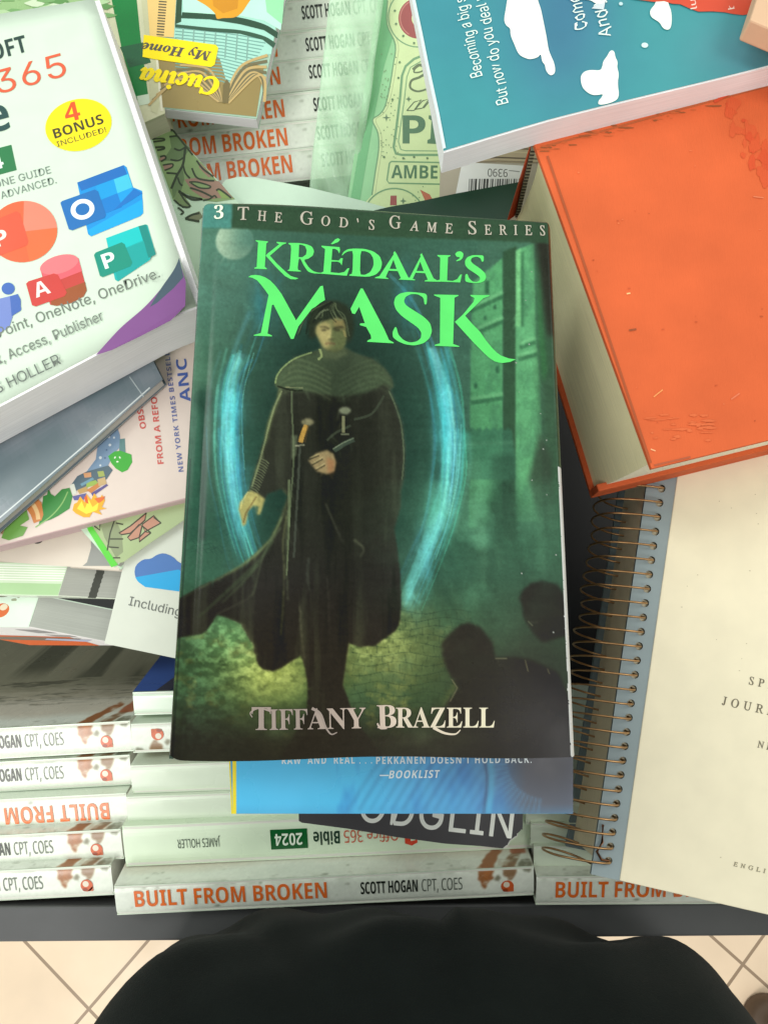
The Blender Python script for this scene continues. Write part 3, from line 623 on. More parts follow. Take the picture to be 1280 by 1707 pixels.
def rehab_canvas(T):
    """print and painted overhang shade of the pale paperback, unrolled: rows 0-60 are the spine (near edge first), 60-393 the far cover"""
    C = Canvas(0, 0, 783, 393, (226, 232, 220)); X, Y = C.X, C.Y; r = random.Random(5)
    n1 = C.noise(160, 60, 5, 201); n2 = C.noise(26, 14, 4, 202); n3 = C.noise(60, 8, 4, 203)
    C.over(np.clip((n1 - .5) * 3, 0, 1), (210, 220, 204), .5)
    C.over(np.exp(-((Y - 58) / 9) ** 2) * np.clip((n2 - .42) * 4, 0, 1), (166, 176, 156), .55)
    d = np.clip((Y - 60 - 38 - 26 * (n1 - .5) * 2) / 34, 0, 1); C.over(d, (204, 194, 176), .75)  # cover darkens with depth: overhang shade painted in with the printed texture
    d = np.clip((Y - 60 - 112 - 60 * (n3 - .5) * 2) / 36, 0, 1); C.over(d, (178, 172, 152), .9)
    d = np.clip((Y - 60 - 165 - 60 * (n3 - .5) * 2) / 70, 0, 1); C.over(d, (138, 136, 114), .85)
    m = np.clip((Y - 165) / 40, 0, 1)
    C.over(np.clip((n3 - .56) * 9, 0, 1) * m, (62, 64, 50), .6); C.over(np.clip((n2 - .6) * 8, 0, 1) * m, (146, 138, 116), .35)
    for k in range(70):
        x, y = r.uniform(20, 760), r.uniform(160, 340); l = r.uniform(12, 80)
        C.line(spline([(x, y), (x + l * .4, y + r.uniform(-6, 4)), (x + l, y + r.uniform(-12, 2))]), r.uniform(1, 5), r.choice([(54, 58, 46), (70, 70, 54), (140, 130, 108), (96, 88, 66)]), r.uniform(.25, .7), 1, w1=1)
    C.over(np.exp(-(((X - 250) / 70) ** 2 + ((Y - 300) / 40) ** 2)) * np.clip((n2 - .35) * 3, 0, 1), (140, 78, 36), .9)
    def splash(pts, col, op, seed):
        q = random.Random(seed); P = []
        for a, b in zip(pts, pts[1:] + pts[:1]):
            for t in (0, .25, .5, .75): P.append((a[0] + (b[0] - a[0]) * t + q.uniform(-3, 3), a[1] + (b[1] - a[1]) * t + q.uniform(-3, 3)))
        mk = C.mask(chaikin(P, 2, .25), 1) * np.clip(.6 + (n2 - .3) * 3.5, 0, 1); C.local(mk, col, op)
    splash([(678, 62), (679, 40), (686, 22), (694, 18), (698, 32), (706, 40), (707, 62), (724, 100), (748, 140), (736, 160), (712, 120), (690, 84)], (152, 96, 56), .95, 1)
    splash([(690, 62), (688, 40), (694, 34), (700, 44), (704, 62)], (176, 112, 62), .6, 2)
    splash([(724, 62), (728, 44), (736, 32), (744, 40), (752, 52), (748, 70), (770, 104), (758, 116), (738, 92)], (132, 98, 66), .9, 3)
    splash([(708, 40), (716, 30), (722, 38), (716, 48)], (118, 114, 90), .85, 4); splash([(752, 62), (770, 48), (782, 56), (780, 84), (764, 80)], (112, 112, 92), .85, 5)
    splash([(744, 104), (778, 100), (780, 170), (762, 160)], (164, 92, 58), .85, 6); splash([(716, 70), (736, 66), (742, 84), (724, 90)], (196, 190, 170), .7, 7)
    for k in range(40):
        x, y = r.uniform(8, 775), r.choice([r.uniform(46, 96), r.uniform(2, 96)]); w = r.uniform(.8, 2.4)
        C.poly(blob(x, y, w * r.uniform(1, 4), w, k, 9), r.choice([(150, 158, 138), (120, 126, 106), (96, 100, 84)]), 1, r.uniform(.3, .8))
    C.a *= (1 + (C.noise(5, 5, 2, 209) - .5) * .06)[..., None]; C.a = np.clip(C.a, 0, 1); return C
def paperback(kind, T, LN, label, group, seed=1):
    root = empty('paperback', (0, 0, 0), label, 'book', group); c = .0006
    def sub(name, fn, mat):
        mb = MB(); fn(mb); o = mb.build(name, M[mat], root); o.parent = root; return o
    cover = {'rehab': PALE, 'blank': (216, 228, 208), 'office': (216, 232, 206), 'fore': (214, 222, 202), 'swoosh': (216, 232, 214)}[kind]
    if kind == 'fore':
        sub('page_block', lambda mb: lbox(mb, .001, LN - .001, c, T - c, -DEP, -.0015, (226, 226, 206)), 'pages')
    else:
        sub('page_block', lambda mb: lbox(mb, .001, LN - .001, c, T - c, -DEP, -c, (222, 222, 212)), 'pages')
        prof = lambda y: -.0001 - .0015 * (2 * y / T - 1) ** 6
        if kind == 'rehab': RC = rehab_canvas(T)
        def grid(mb, xs, rows, fn, Cv):
            k = len(mb.v); W_ = len(xs)
            cols_ = Cv.sample(np.array([(x / LN * 783, v) for v, _ in rows for x in xs])) * 255; cl = [lin(c) for c in cols_]
            for v, arg in rows:
                for x in xs: mb.v.append(fn(x, arg))
            for j in range(len(rows) - 1):
                for i in range(W_ - 1):
                    q = [j * W_ + i, j * W_ + i + 1, (j + 1) * W_ + i + 1, (j + 1) * W_ + i]
                    mb.face([k + t for t in q], [cl[t] for t in q], None, 0, True)
        def spine(mb):
            if kind == 'rehab':
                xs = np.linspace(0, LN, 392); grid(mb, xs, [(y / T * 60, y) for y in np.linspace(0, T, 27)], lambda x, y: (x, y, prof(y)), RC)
            else:
                ys = np.linspace(0, T, 13)
                for i in range(12):
                    k = len(mb.v)
                    for x in (0, LN): mb.v += [(x, ys[i], prof(ys[i])), (x, ys[i + 1], prof(ys[i + 1]))]
                    mb.face([k, k + 2, k + 3, k + 1], lin(cover), smooth=True)
            if kind == 'rehab':
                local_text(mb, 'BUILT FROM BROKEN', .046 * LN, .504 * LN, .0050, .0098, ORANGE, 'sansb')
                local_text(mb, 'SCOTT HOGAN', .585 * LN, .721 * LN, .0062, .0075, (38, 44, 38), 'sansb', .012)
                local_text(mb, 'CPT, COES', .731 * LN, .828 * LN, .0062, .0075, (98, 106, 96), 'msans', -.006)
                local_poly(mb, ell(.936 * LN, .0068, .0036, .0036, n=20), (204, 92, 44)); local_poly(mb, ell(.934 * LN, .0078, .0018, .0018, n=14), (226, 216, 196), .0003)
                local_poly(mb, [(.936 * LN, .0034), (.951 * LN, .0034), (.951 * LN, .0064)], (196, 96, 52)); local_poly(mb, ell(.931 * LN, .0044, .0016, .0010, n=10), (150, 62, 30), .0003)
            if kind == 'office':
                local_text(mb, 'MICROSOFT', .13 * LN, .285 * LN, .0105, .0052, (30, 52, 40), 'sansb')
                local_poly(mb, [(.300 * LN, .007), (.314 * LN, .0055), (.330 * LN, .007), (.330 * LN, .0185), (.314 * LN, .020), (.300 * LN, .0182)], (214, 64, 34)); local_poly(mb, [(.305 * LN, .009), (.316 * LN, .0085), (.316 * LN, .017), (.305 * LN, .0165)], cover, .0004)
                local_text(mb, 'Office 365', .345 * LN, .475 * LN, .0085, .0078, (202, 92, 62), 'msans', 0)
                local_text(mb, 'Bible', .485 * LN, .548 * LN, .0085, .0080, (24, 56, 40), 'sansb', .01)
                local_poly(mb, [(.562 * LN, .006), (.650 * LN, .006), (.650 * LN, .0185), (.562 * LN, .0185)], (18, 92, 44))
                local_text(mb, '2024', .574 * LN, .640 * LN, .0085, .0075, (226, 240, 222), 'sansb', .01, z=.0006)
                local_text(mb, 'JAMES HOLLER', .77 * LN, .872 * LN, .0095, .0055, (70, 82, 72), 'msans')
            if kind == 'swoosh':
                local_text(mb, 'THE ALL-IN-ONE GUIDE', .14 * LN, .5 * LN, .008, .0032, (60, 66, 62), 'msans')
        sub('spine', spine, 'gloss')
    def cv(y0, y1):
        def f(mb):
            lbox(mb, 0, LN, y0, y1, -DEP - .001, .0 if kind == 'fore' else -.0004, cover)
            if y1 > T / 2 and kind in ('rehab', 'swoosh'):
                k = len(mb.v)
                def cp(pts, col, dz=.0003):             # ink on the far cover (x, depth)
                    t = geometry.tessellate_polygon([[Vector((x, z, 0)) for x, z in pts]]); b = len(mb.v); mb.v.extend([(x, T + dz, -z) for x, z in pts])
                    for q in t:
                        a, bb, cc = [Vector(mb.v[b + i]) for i in q]; g = [b + i for i in q]
                        if (bb - a).cross(cc - a).y < 0: g.reverse()
                        mb.face(g, lin(col))
                if kind == 'rehab':
                    xs = np.linspace(0, LN, 392); dz = np.concatenate([np.linspace(.0006, .075, 76), [.1, DEP]])
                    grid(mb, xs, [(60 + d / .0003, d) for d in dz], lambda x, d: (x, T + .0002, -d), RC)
                else:
                    cp([(0, .001), (.056 * LN, .001), (.09 * LN, .03), (.15 * LN, .06), (.0, .06)], (70, 102, 178))
                    cp([(.056 * LN, .001), (.5 * LN, .001), (.5 * LN, .06), (.15 * LN, .06), (.09 * LN, .03)], (70, 72, 88), .0005); cp([(.09 * LN, .001), (.5 * LN, .001), (.5 * LN, .05), (.13 * LN, .03)], (38, 52, 74), .0006)
        return f
    sub('front_cover', cv(T - c, T), 'gloss'); sub('back_cover', cv(0, c), 'gloss')
    return root
PSI = math.radians(22)
def place(o, px, py, H, phi, T, LN, flip=False, right=False, sy=1.0):
    Rm = Matrix.Rotation(math.radians(phi), 3, 'Z') @ Matrix.Rotation(PSI, 3, 'X')
    p = at(px, py, H)
    if right: p = p - Rm @ Vector((LN, 0, 0))
    if flip: p = p + Rm @ Vector((LN, T * sy, 0)); Rm = Rm @ Matrix.Rotation(math.pi, 3, 'Z')
    o.location = p; o.rotation_euler = Rm.to_euler('XYZ'); o.scale = (1, sy, 1)
G_L = 'pale paperbacks packed spine up'
rehab0 = paperback('rehab', TH, LEN, 'x', G_L)
used = [False]
def rehab(label, group, *a, **k):
    o = rehab0 if not used[0] else copy_tree(rehab0)
    used[0] = True; o['label'] = label; o['group'] = group; place(o, *a, T=TH, LN=LEN, **k); return o
GL = 'paperbacks with orange spine titles in the left stack'
rehab('lowest pale paperback of the left stack, just above the dark bin edge', GL, 190, 1493, .488, 2.8, sy=1.08, right=True)
rehab('second pale paperback from the bottom of the left stack, under the upside-down title', GL, 206, 1433, .488, 2.9, sy=1.08, right=True)
rehab('pale paperback in the left stack with its orange title upside down', GL, 215, 1373, .488, 2.8, sy=1.08, right=True, flip=True)
rehab('pale paperback of the left stack just above the one with the upside-down title', GL, 221, 1309, .488, 3.0, sy=1.08, right=True)
rehab('topmost paperback of the left stack, cover dark with print and painted shade behind the spine', GL, 222, 1253, .480, 3.2, sy=1.08, right=True)
GC = 'books leaning in the middle stack at the front'
rehab('pale paperback with full orange title at the front edge of the middle stack', GC, 195, 1527, .470, 2.55)
of0 = paperback('office', .0255, .2415, 'thick pale green manual with upside-down spine title, under the torn dark paper', GC); place(of0, 210, 1446, .478, 2.45, .0255, .2415, flip=True)
fo0 = paperback('blank', .0175, .236, 'blank-spined pale book directly behind the upside-down manual in the middle stack', GC); place(fo0, 214, 1376, .474, 2.2, .0175, .236)
f2 = copy_tree(fo0); f2['label'] = 'second blank-spined pale book behind the upside-down manual in the middle stack'; place(f2, 221, 1324, .470, 2.0, .0175, .236)
rehab('pale paperback standing under the blue and white book, orange ring emblem beside the dark novel', GC, 222, 1256, .466, 2.0, flip=True)
sw0 = paperback('swoosh', .014, .236, 'white-spined manual with blue swoosh cover peeping out left of the dark novel', GC); place(sw0, 224, 1193, .462, 1.6, .014, .236)
GR = 'books leaning in the right stack under the spiral notebook'
rehab('pale paperback with orange title half hidden under the cream notebook', GR, 893, 1510, .470, .3)
for i, (px, py, H, lb) in enumerate(((889, 1449, .472, 'blank-spined pale book right behind the orange title under the cream notebook'), (884, 1411, .470, 'middle of three blank-spined pale books left of the coil binding'),
                                     (876, 1376, .468, 'farthest of three blank-spined pale books left of the coil binding, by the blue book'))):
    o = copy_tree(fo0); o['label'] = lb; o['group'] = GR; place(o, px, py, H, .2, .0175, .236, sy=.8)
GF = 'pale paperbacks in the far stack behind the dark novel'
def far(px, py, H, label): rehab(label, GF, px, py, H, 7.0, sy=1.08)
FARS = [(483, 284, .437, 'nearest paperback of the far stack, directly above the pale pad'), (475, 239, .434, 'second nearest paperback of the far stack, above the pale pad'),
        (470, 191, .434, 'paperback of the far stack whose orange title is cut by the cookbook corner'), (463, 136, .434, 'paperback of the far stack with one orange letter showing right of the cookbook'),
        (458, 90, .434, 'paperback of the far stack second from the top edge, only its author name visible'), (452, 36, .434, 'paperback of the far stack highest in view, its author name cut by plastic film'),
        (446, -14, .434, 'paperback of the far stack at the very top edge of the picture')]
for ex, by, H, lb in FARS:
    Lp = LEN * FPX / (H / (CA - (853.5 - by) / FPX * SA)) * .985
    ang = math.radians(7.0); x0 = ex - .506 * Lp * math.cos(ang); y0 = by + .506 * Lp * math.sin(ang) + 14
    far(x0, y0, H, lb)

# ------------------------------------------------------------------ loose books on top of the stacks
def z1(p): return zt(400, 380, .1875, p)
def z2(p): return zt(640, 380, .1875, p)
# --- the dark fantasy novel in front
def fantasy_novel():
    H = .315; P = quad([(335, 333), (919, 362), (961, 1261), (277, 1268)], H); T = .029
    c = sum(P, Vector()) / 4; n = Vector((0, 0, 1))
    root = empty('hardcover_novel', c - n * T, 'dark green fantasy novel with cloaked swordsman and bright green title on top', 'book'); O = root.location.copy()
    C = paint_fantasy_cover()
    NX, NY = 600, 840
    def warp(s, t):
        w = .0007 * math.sin(2.1 * s + .5) * math.sin(3 * t) + .0004 * math.sin(9 * s + 3 * t) * math.exp(-6 * t)
        w -= .005 * max(0, (.012 - s) / .012) ** 2 + .004 * max(0, (s - .985) / .015) ** 2
        w -= .0003 * math.exp(-((s - .045) / .010) ** 2)
        w -= .0025 * max(0, (.012 - t) / .012) ** 2
        return w
    s = np.linspace(0, 1, NX + 1); t = np.linspace(0, 1, NY + 1); SS, TT = np.meshgrid(s, t)
    Pn = [np.array(p[:]) for p in P]
    wv = np.vectorize(warp)(SS, TT)
    # top edge of the jacket bows a little
    Q = ((Pn[0][None, None] * (1 - SS)[..., None] + Pn[1][None, None] * SS[..., None]) * (1 - TT)[..., None] + (Pn[3][None, None] * (1 - SS)[..., None] + Pn[2][None, None] * SS[..., None]) * TT[..., None])
    bow = (.0012 * np.sin(math.pi * SS * 1.5) - .0025 * np.exp(-(SS / .012) ** 2)) * np.exp(-TT * 40)
    bow += (.0022 * np.exp(-(SS / .02) ** 2)) * np.exp(-(1 - TT) * 60) - .0006 * np.sin(SS * 9) * np.exp(-(1 - TT) * 40)
    Q[..., 1] += bow; Q[..., 2] += wv
    V = Q.reshape(-1, 3); flat = V.copy(); flat[:, 2] = P[0].z
    colr = C.sample(topx(flat)) * 255
    lc = np.where(colr / 255 <= .04045, colr / 255 / 12.92, ((colr / 255 + .055) / 1.055) ** 2.4)
    # haze of the lens-side gloss is left to the renderer: take it out of the ink
    lc = np.clip(lc * 1.14 - .009, .0025, 1)
    # worn white fore-edge of the jacket, darkened hinge groove, paler left edge
    nz = rng.random((NY + 1,)); nz = np.convolve(nz, np.ones(9) / 9, 'same')
    wear = ((SS > .9885 - .005 * nz[:, None]) & (TT > .50)) .reshape(-1); lc[wear] = (.62, .62, .60)
    hinge = ((SS > .012) & (SS < .017) & (TT > .5)).reshape(-1); lc[hinge] *= .5  # shade of the hinge groove painted as a darker line
    lft = ((SS < .004) & (TT > .35)).reshape(-1); lc[lft] = lc[lft] * .6 + .08
    for _ in range(14):                          # tiny scuffs
        a, b = rng.uniform(.88, .99), rng.uniform(.05, .97); m_ = (((SS - a) / .002) ** 2 + ((TT - b) / .0014) ** 2 < rng.uniform(.2, 1)).reshape(-1); lc[m_] = (.3, .32, .29)
    me = bpy.data.meshes.new('front_cover')
    idx = np.arange((NX + 1) * (NY + 1)).reshape(NY + 1, NX + 1)
    F = np.stack([idx[:-1, :-1], idx[1:, :-1], idx[1:, 1:], idx[:-1, 1:]], -1).reshape(-1, 4)
    # letters and emblems printed on the same sheet
    mb = MB(); D = Deck(mb, P, warp, n, lift=.00016)
    G = (88, 212, 104)
    CH = lambda p, k=1: chaikin(p, k, .18)
    D.poly(z1([(142, 112), (250, 122), (250, 130), (236, 142), (222, 350), (240, 362), (240, 370), (128, 365), (130, 357), (150, 350), (163, 132), (142, 120)]), G)
    D.poly(z1([(328, 126), (412, 133), (412, 140), (380, 152), (268, 250), (330, 320), (410, 395), (450, 428), (485, 440), (522, 450), (495, 460), (450, 458), (400, 430), (320, 350), (230, 250), (245, 232), (350, 148), (328, 136)]), G)
    D.poly(z1(CH([(432, 135), (520, 135), (590, 145), (640, 165), (660, 205), (650, 245), (610, 275), (568, 285), (610, 350), (650, 385), (690, 398), (722, 400), (720, 408), (650, 406), (605, 390), (570, 340), (538, 275), (524, 275), (512, 372), (542, 383), (542, 391), (425, 385), (425, 378), (444, 368), (458, 160), (432, 145)])), G,
           holes=[z1([(527, 150), (522, 262), (555, 262), (588, 238), (594, 200), (580, 165), (552, 152)])])
    D.poly(z1([(725, 158), (885, 170), (890, 195), (884, 228), (868, 198), (845, 186), (822, 186), (814, 285), (878, 290), (897, 268), (915, 270), (905, 332), (890, 310), (868, 300), (813, 300), (806, 395), (880, 402), (928, 392), (955, 360), (973, 358), (950, 426), (720, 408), (720, 400), (742, 390), (757, 188), (725, 168)]), G)
    D.poly(z1([(808, 142), (848, 100), (872, 90), (891, 103), (872, 125), (822, 145)]), G)
    D.poly(z1(CH([(903, 246), (920, 212), (958, 188), (1010, 182), (1105, 184), (1185, 206), (1243, 250), (1264, 312), (1250, 372), (1208, 416), (1140, 436), (970, 426), (972, 417), (1000, 405), (1006, 203), (960, 208), (928, 226), (914, 242)])), G,
           holes=[z1(CH([(1072, 205), (1066, 415), (1112, 418), (1160, 392), (1188, 332), (1185, 270), (1158, 224), (1112, 205)]))])
    D.poly(z2([(95, 205), (110, 225), (215, 440), (270, 460), (270, 468), (130, 460), (150, 447), (122, 385), (40, 380), (15, 440), (38, 448), (38, 455), (-80, 447), (-78, 440), (-40, 428), (85, 235), (83, 222)]), G, holes=[z2([(84, 282), (112, 366), (50, 364)])])
    D.poly(z2([(335, 225), (440, 450), (470, 468), (500, 478), (500, 482), (360, 478), (362, 470), (388, 462), (365, 405), (280, 400), (255, 455), (276, 461), (276, 468), (220, 463), (225, 450), (325, 255), (320, 240)]), G, z=2, holes=[z2([(322, 302), (352, 386), (288, 384)])])
    D.poly(z2([(475, 242), (590, 245), (590, 252), (568, 263), (560, 470), (610, 474), (650, 458), (675, 420), (692, 415), (676, 488), (460, 478), (460, 471), (495, 462), (499, 266), (475, 252)]), G)
    D.poly(z2(CH([(630, 235), (648, 214), (680, 209), (706, 230), (700, 268), (680, 290), (645, 300), (640, 293), (668, 276), (676, 264), (645, 260)])), G)
    D.poly(z2(CH([(885, 248), (885, 300), (868, 305), (856, 272), (822, 258), (780, 268), (768, 295), (790, 322), (850, 362), (895, 402), (908, 440), (892, 475), (852, 492), (800, 495), (750, 488), (720, 478), (720, 418), (740, 410), (754, 450), (786, 480), (822, 485), (850, 470), (852, 442), (820, 415), (750, 370), (720, 335), (719, 292), (740, 262), (785, 245), (832, 245)], 2)), G)
    D.poly(z1([(75, 440), (100, 425), (135, 421), (175, 425), (225, 442), (270, 470), (310, 510), (345, 555), (372, 592), (500, 825), (715, 520), (738, 516), (757, 643), (715, 668), (670, 705), (640, 722), (520, 880), (478, 990), (455, 991), (300, 685), (286, 690), (247, 942), (286, 960), (286, 968), (125, 962), (125, 955), (188, 938), (256, 600), (225, 556), (190, 510), (155, 470), (110, 446)]), G)
    D.poly(z1([(983, 722), (1073, 540), (1092, 540), (1280, 900), (1325, 1000), (1366, 1022), (1366, 1030), (1130, 1016), (1134, 1006), (1167, 988), (1163, 958), (1122, 884), (1064, 866), (1070, 852), (1110, 850), (1060, 704), (1022, 768), (998, 762)]), G)
    D.poly(z2(CH([(383, 588), (379, 682), (360, 685), (350, 622), (300, 592), (240, 590), (192, 614), (176, 655), (198, 695), (350, 790), (410, 850), (427, 920), (405, 985), (352, 1030), (270, 1050), (190, 1040), (120, 1010), (78, 975), (76, 930), (95, 888), (110, 885), (126, 950), (170, 1000), (230, 1024), (290, 1014), (327, 985), (332, 935), (300, 888), (160, 790), (105, 730), (87, 670), (100, 618), (140, 585), (210, 570), (290, 576)], 2)), G)
    D.poly(z2([(443, 595), (660, 600), (660, 608), (626, 624), (613, 1036), (667, 1055), (667, 1062), (450, 1052), (450, 1043), (496, 1030), (499, 625), (445, 604)]), G)
    D.poly(z2([(765, 600), (935, 602), (935, 610), (880, 630), (720, 785), (785, 860), (850, 925), (905, 1005), (960, 1072), (1000, 1112), (1040, 1140), (1110, 1165), (1170, 1172), (1120, 1195), (1050, 1205), (1010, 1200), (980, 1190), (940, 1165), (900, 1130), (800, 1030), (628, 840), (700, 775), (795, 660), (802, 628), (768, 609)]), G, z=2)
    cr = (176, 170, 156)
    for w, p0, p1, c_ in (('T', (401, 367), (420, 367), 21), ('HE', (430, 368), (472, 372), 16), ('G', (503, 374), (524, 375), 21), ('OD’S', (537, 376), (626, 383), 16), ('G', (651, 380), (670, 381), 21),
                          ('AME', (683, 384), (756, 390), 16), ('S', (781, 391), (797, 391), 21), ('ERIES', (808, 392), (910, 393), 16)):
        D.text(w, p0, p1, c_, cr, 'mi', 0, 1.9 if len(w) > 1 else 1, shear=-.25, dup=.35)
    D.text('3', (357, 365), (373, 365), 22, (226, 236, 214), 'serif')
    sv, cm = (150, 136, 128), (226, 218, 190)  # foil sheen put into the ink: darker at left, paler to the right
    for w, p0, p1, c_, ca, cb in (('T', (420, 1217), (452, 1217), 38, sv, sv), ('IFF', (450, 1217), (513, 1216), 34, sv, sv), ('ANY', (513, 1216), (610, 1214), 34, sv, (186, 168, 156)), ('B', (629, 1214), (661, 1213), 38, (186, 168, 156), (206, 190, 174)),
                                  ('RAZELL', (660, 1213), (824, 1213), 33, (206, 192, 174), cm)):
        D.text(w, p0, p1, c_, ca, 'serif', -.004, 1, col1=cb)
    D.stroke(spline([(452, 1186), (432, 1181), (418, 1188), (421, 1196)]), 3, sv, 2, w1=1.5); D.stroke(spline([(520, 1181), (534, 1190), (543, 1212), (552, 1224), (562, 1221)]), 5, sv, 4, w1=1.5)
    D.stroke(spline([(629, 1206), (634, 1214), (645, 1214)]), 3, (190, 172, 160), 4); D.stroke(spline([(722, 1213), (740, 1222), (758, 1224), (767, 1217)]), 5, (214, 200, 180), 4, w1=1.5)
    nv = len(V); allv = np.concatenate([V, np.array(mb.v)]) - np.array(O[:])
    faces = F.tolist() + [[nv + i for i in f] for f in mb.f]
    me.from_pydata(allv.tolist(), [], faces)
    ca = me.color_attributes.new('Col', 'FLOAT_COLOR', 'CORNER')
    cc = np.ones((F.size, 4)); cc[:, :3] = lc[F.reshape(-1)]
    ex = []
    for f, c_ in zip(mb.f, mb.c):
        for j in range(len(f)): q = c_[j] if isinstance(c_, list) else c_; ex.append([q[0], q[1], q[2], 1])
    ca.data.foreach_set('color', np.concatenate([cc, np.array(ex)]).reshape(-1))
    me.polygons.foreach_set('use_smooth', [True] * len(F) + [False] * len(mb.f))
    mi = [0] * len(F) + [1 if i >= 0 and f is not None and False else 0 for i, f in enumerate(mb.f)]
    me.materials.append(M['jacket']); me.update()
    o = bpy.data.objects.new('front_cover', me); COL.objects.link(o); o.parent = root
    b = MB(); slab(b, P, .002, .005, ins=(.0015, .0015, .002, .0015), col=lin((36, 40, 36))); slab(b, P, .0255, T, ins=(.0015, .0015, .002, .0015), col=lin((36, 40, 36))); b.build('case_boards', M['cloth'], root, O)
    b = MB(); slab(b, P, .005, .0255, ins=(.004, .005, .005, .005), col=lin((226, 220, 204))); b.build('page_block', M['pages'], root, O)
    b = MB()
    A = [P[0], P[3]]; out = Vector((-1, 0, 0))
    slab(b, [P[0] + out * .0005, P[0] + Vector((.001, 0, 0)), P[3] + Vector((.001, 0, 0)), P[3] + out * .0005], .006, T, col=lin((52, 70, 58)), n=n); b.build('jacket_spine', M['jacket'], root, O)
    b = MB(); slab(b, P, T, T + .0004, col=lin((40, 44, 38)), ins=(0, 0, .001, .001)); b.build('back_cover', M['jacket'], root, O)
fantasy_novel()

# --- blue jacketed hardcover under it
def art_blue(D):
    C = Canvas(380, 1150, 590, 220, (78, 188, 236)); X, Y = C.X, C.Y
    g = lambda cx, cy, rx, ry: np.exp(-(((X - cx) / rx) ** 2 + ((Y - cy) / ry) ** 2))
    nn = C.noise(40, 90, 4, 51)
    C.over(np.clip((X - 600) / 240, 0, 1), (66, 124, 190), .7); C.over(np.clip((n := nn) * 4 - 2, 0, 1) * (X > 560), (40, 112, 190), .5)
    for k in range(26):
        x = 600 + k * 9; C.line(spline([(x + 40, 1262), (x + 12, 1300), (x - 20, 1352)]), rng.uniform(2, 6), (96, 176, 226) if k % 2 else (44, 78, 128), .35, 2)
    C.line(spline([(806, 1262), (812, 1300), (806, 1358)]), 4, (34, 64, 104), .7, 1); C.line(spline([(816, 1262), (820, 1300), (814, 1358)]), 9, (80, 190, 236), .8, 2)
    C.over(np.clip((X - 838) / 40, 0, 1), (92, 96, 112), .9); C.over(g(912, 1270, 60, 55) ** .5, (52, 50, 58), .85)
    for k in range(22):
        a = math.radians(100 + k * 6); C.line([(912 + 66 * math.cos(a), 1272 + 60 * math.sin(a)), (912 + 100 * math.cos(a), 1272 + 100 * math.sin(a))], 3, (92, 166, 214), .5, 1, w1=1)
    C.over(np.clip((Y - 1340) / 20, 0, 1), (70, 146, 196), .4)
    nx, ny = 200, 50
    gx, gy = np.meshgrid(np.linspace(389, 955, nx + 1), np.linspace(1220, 1356.5, ny + 1)); cs_ = C.sample(np.stack([gx.ravel(), gy.ravel()], 1)) * 255; k0 = len(D.mb.v)
    D.mb.v += [tuple(D.pt(p, 0)) for p in zip(gx.ravel(), gy.ravel())]; cl_ = [lin(c) for c in cs_]
    for j in range(ny):
        for i in range(nx):
            q = [j * (nx + 1) + i, (j + 1) * (nx + 1) + i, (j + 1) * (nx + 1) + i + 1, j * (nx + 1) + i + 1]; D.mb.face([k0 + a for a in q], [cl_[a] for a in q])
    D.poly([(387, 1170), (394, 1170), (394, 1357), (388, 1357)], (232, 214, 40), 1)
    D.text('RAW  AND  REAL . . .', (470, 1274), (620, 1273), 12, (226, 236, 240), 'sansb', 0, 1.15); D.text('PEKKANEN DOESN’T HOLD BACK.”', (627, 1274), (893, 1272), 12, (226, 236, 240), 'sansb', 0, 1.15)
    D.stroke([(633, 1293), (648, 1293)], 2, (226, 236, 240), 3); D.text('BOOKLIST', (648, 1298), (731, 1297), 13, (226, 236, 240), 'sansb', 0, 1.1, shear=.18)
book('hardcover_book', 'bright blue jacketed hardcover with white review quote, lying under the dark fantasy novel', quad([(366, 860), (922, 860), (955, 1357), (388, 1357)], .3455), .026, (70, 160, 210), art=art_blue,
     spine='L', spine_col=(226, 208, 40), back=(36, 52, 80), pins=(.002, .004, .004, .004))

# --- torn dark paper with white capitals
def torn():
    P = quad([(494, 1330), (880, 1330), (880, 1420), (494, 1420)], .42); mb = MB()
    D = Deck(mb, P, None, Vector((0, 0, 1)), lift=.0)
    r = random.Random(4)
    edge = [(870 - i * 3.1 + r.uniform(-1.6, 1.6), 1384 + i * 3.1 + r.uniform(-1.4, 1.4)) for i in range(11)]
    out = [(497, 1310), (872, 1310), (871, 1384)] + edge + [(838, 1415), (800, 1411), (742, 1407), (660, 1396), (580, 1382), (503, 1372), (498, 1369)]
    D.poly(out, (44, 42, 46), 0); k = len(mb.v)
    top = [D.pt(p, 0) for p in out]; bot = [p - Vector((0, 0, .0012)) for p in top]
    for i in range(len(out)):
        j = (i + 1) % len(out); mb.add([top[i], bot[i], bot[j], top[j]], lin((120, 120, 116)))
    for i in range(2, len(edge) - 1): D.stroke([edge[i], edge[i + 1]], 1.6, (190, 190, 184), 1)
    D.text('ODGLIN', (598, 1369), (852, 1398), 54, (236, 238, 230), 'sans', 0, 1.05, z=2, dup=.5)
    o = mb.build('torn_jacket', M['print'], None, (c := sum(P, Vector()) / 4)); o.location = c
    tag(o, 'torn dark book jacket with thin white capitals, sticking out below the blue book', 'torn paper')
torn()

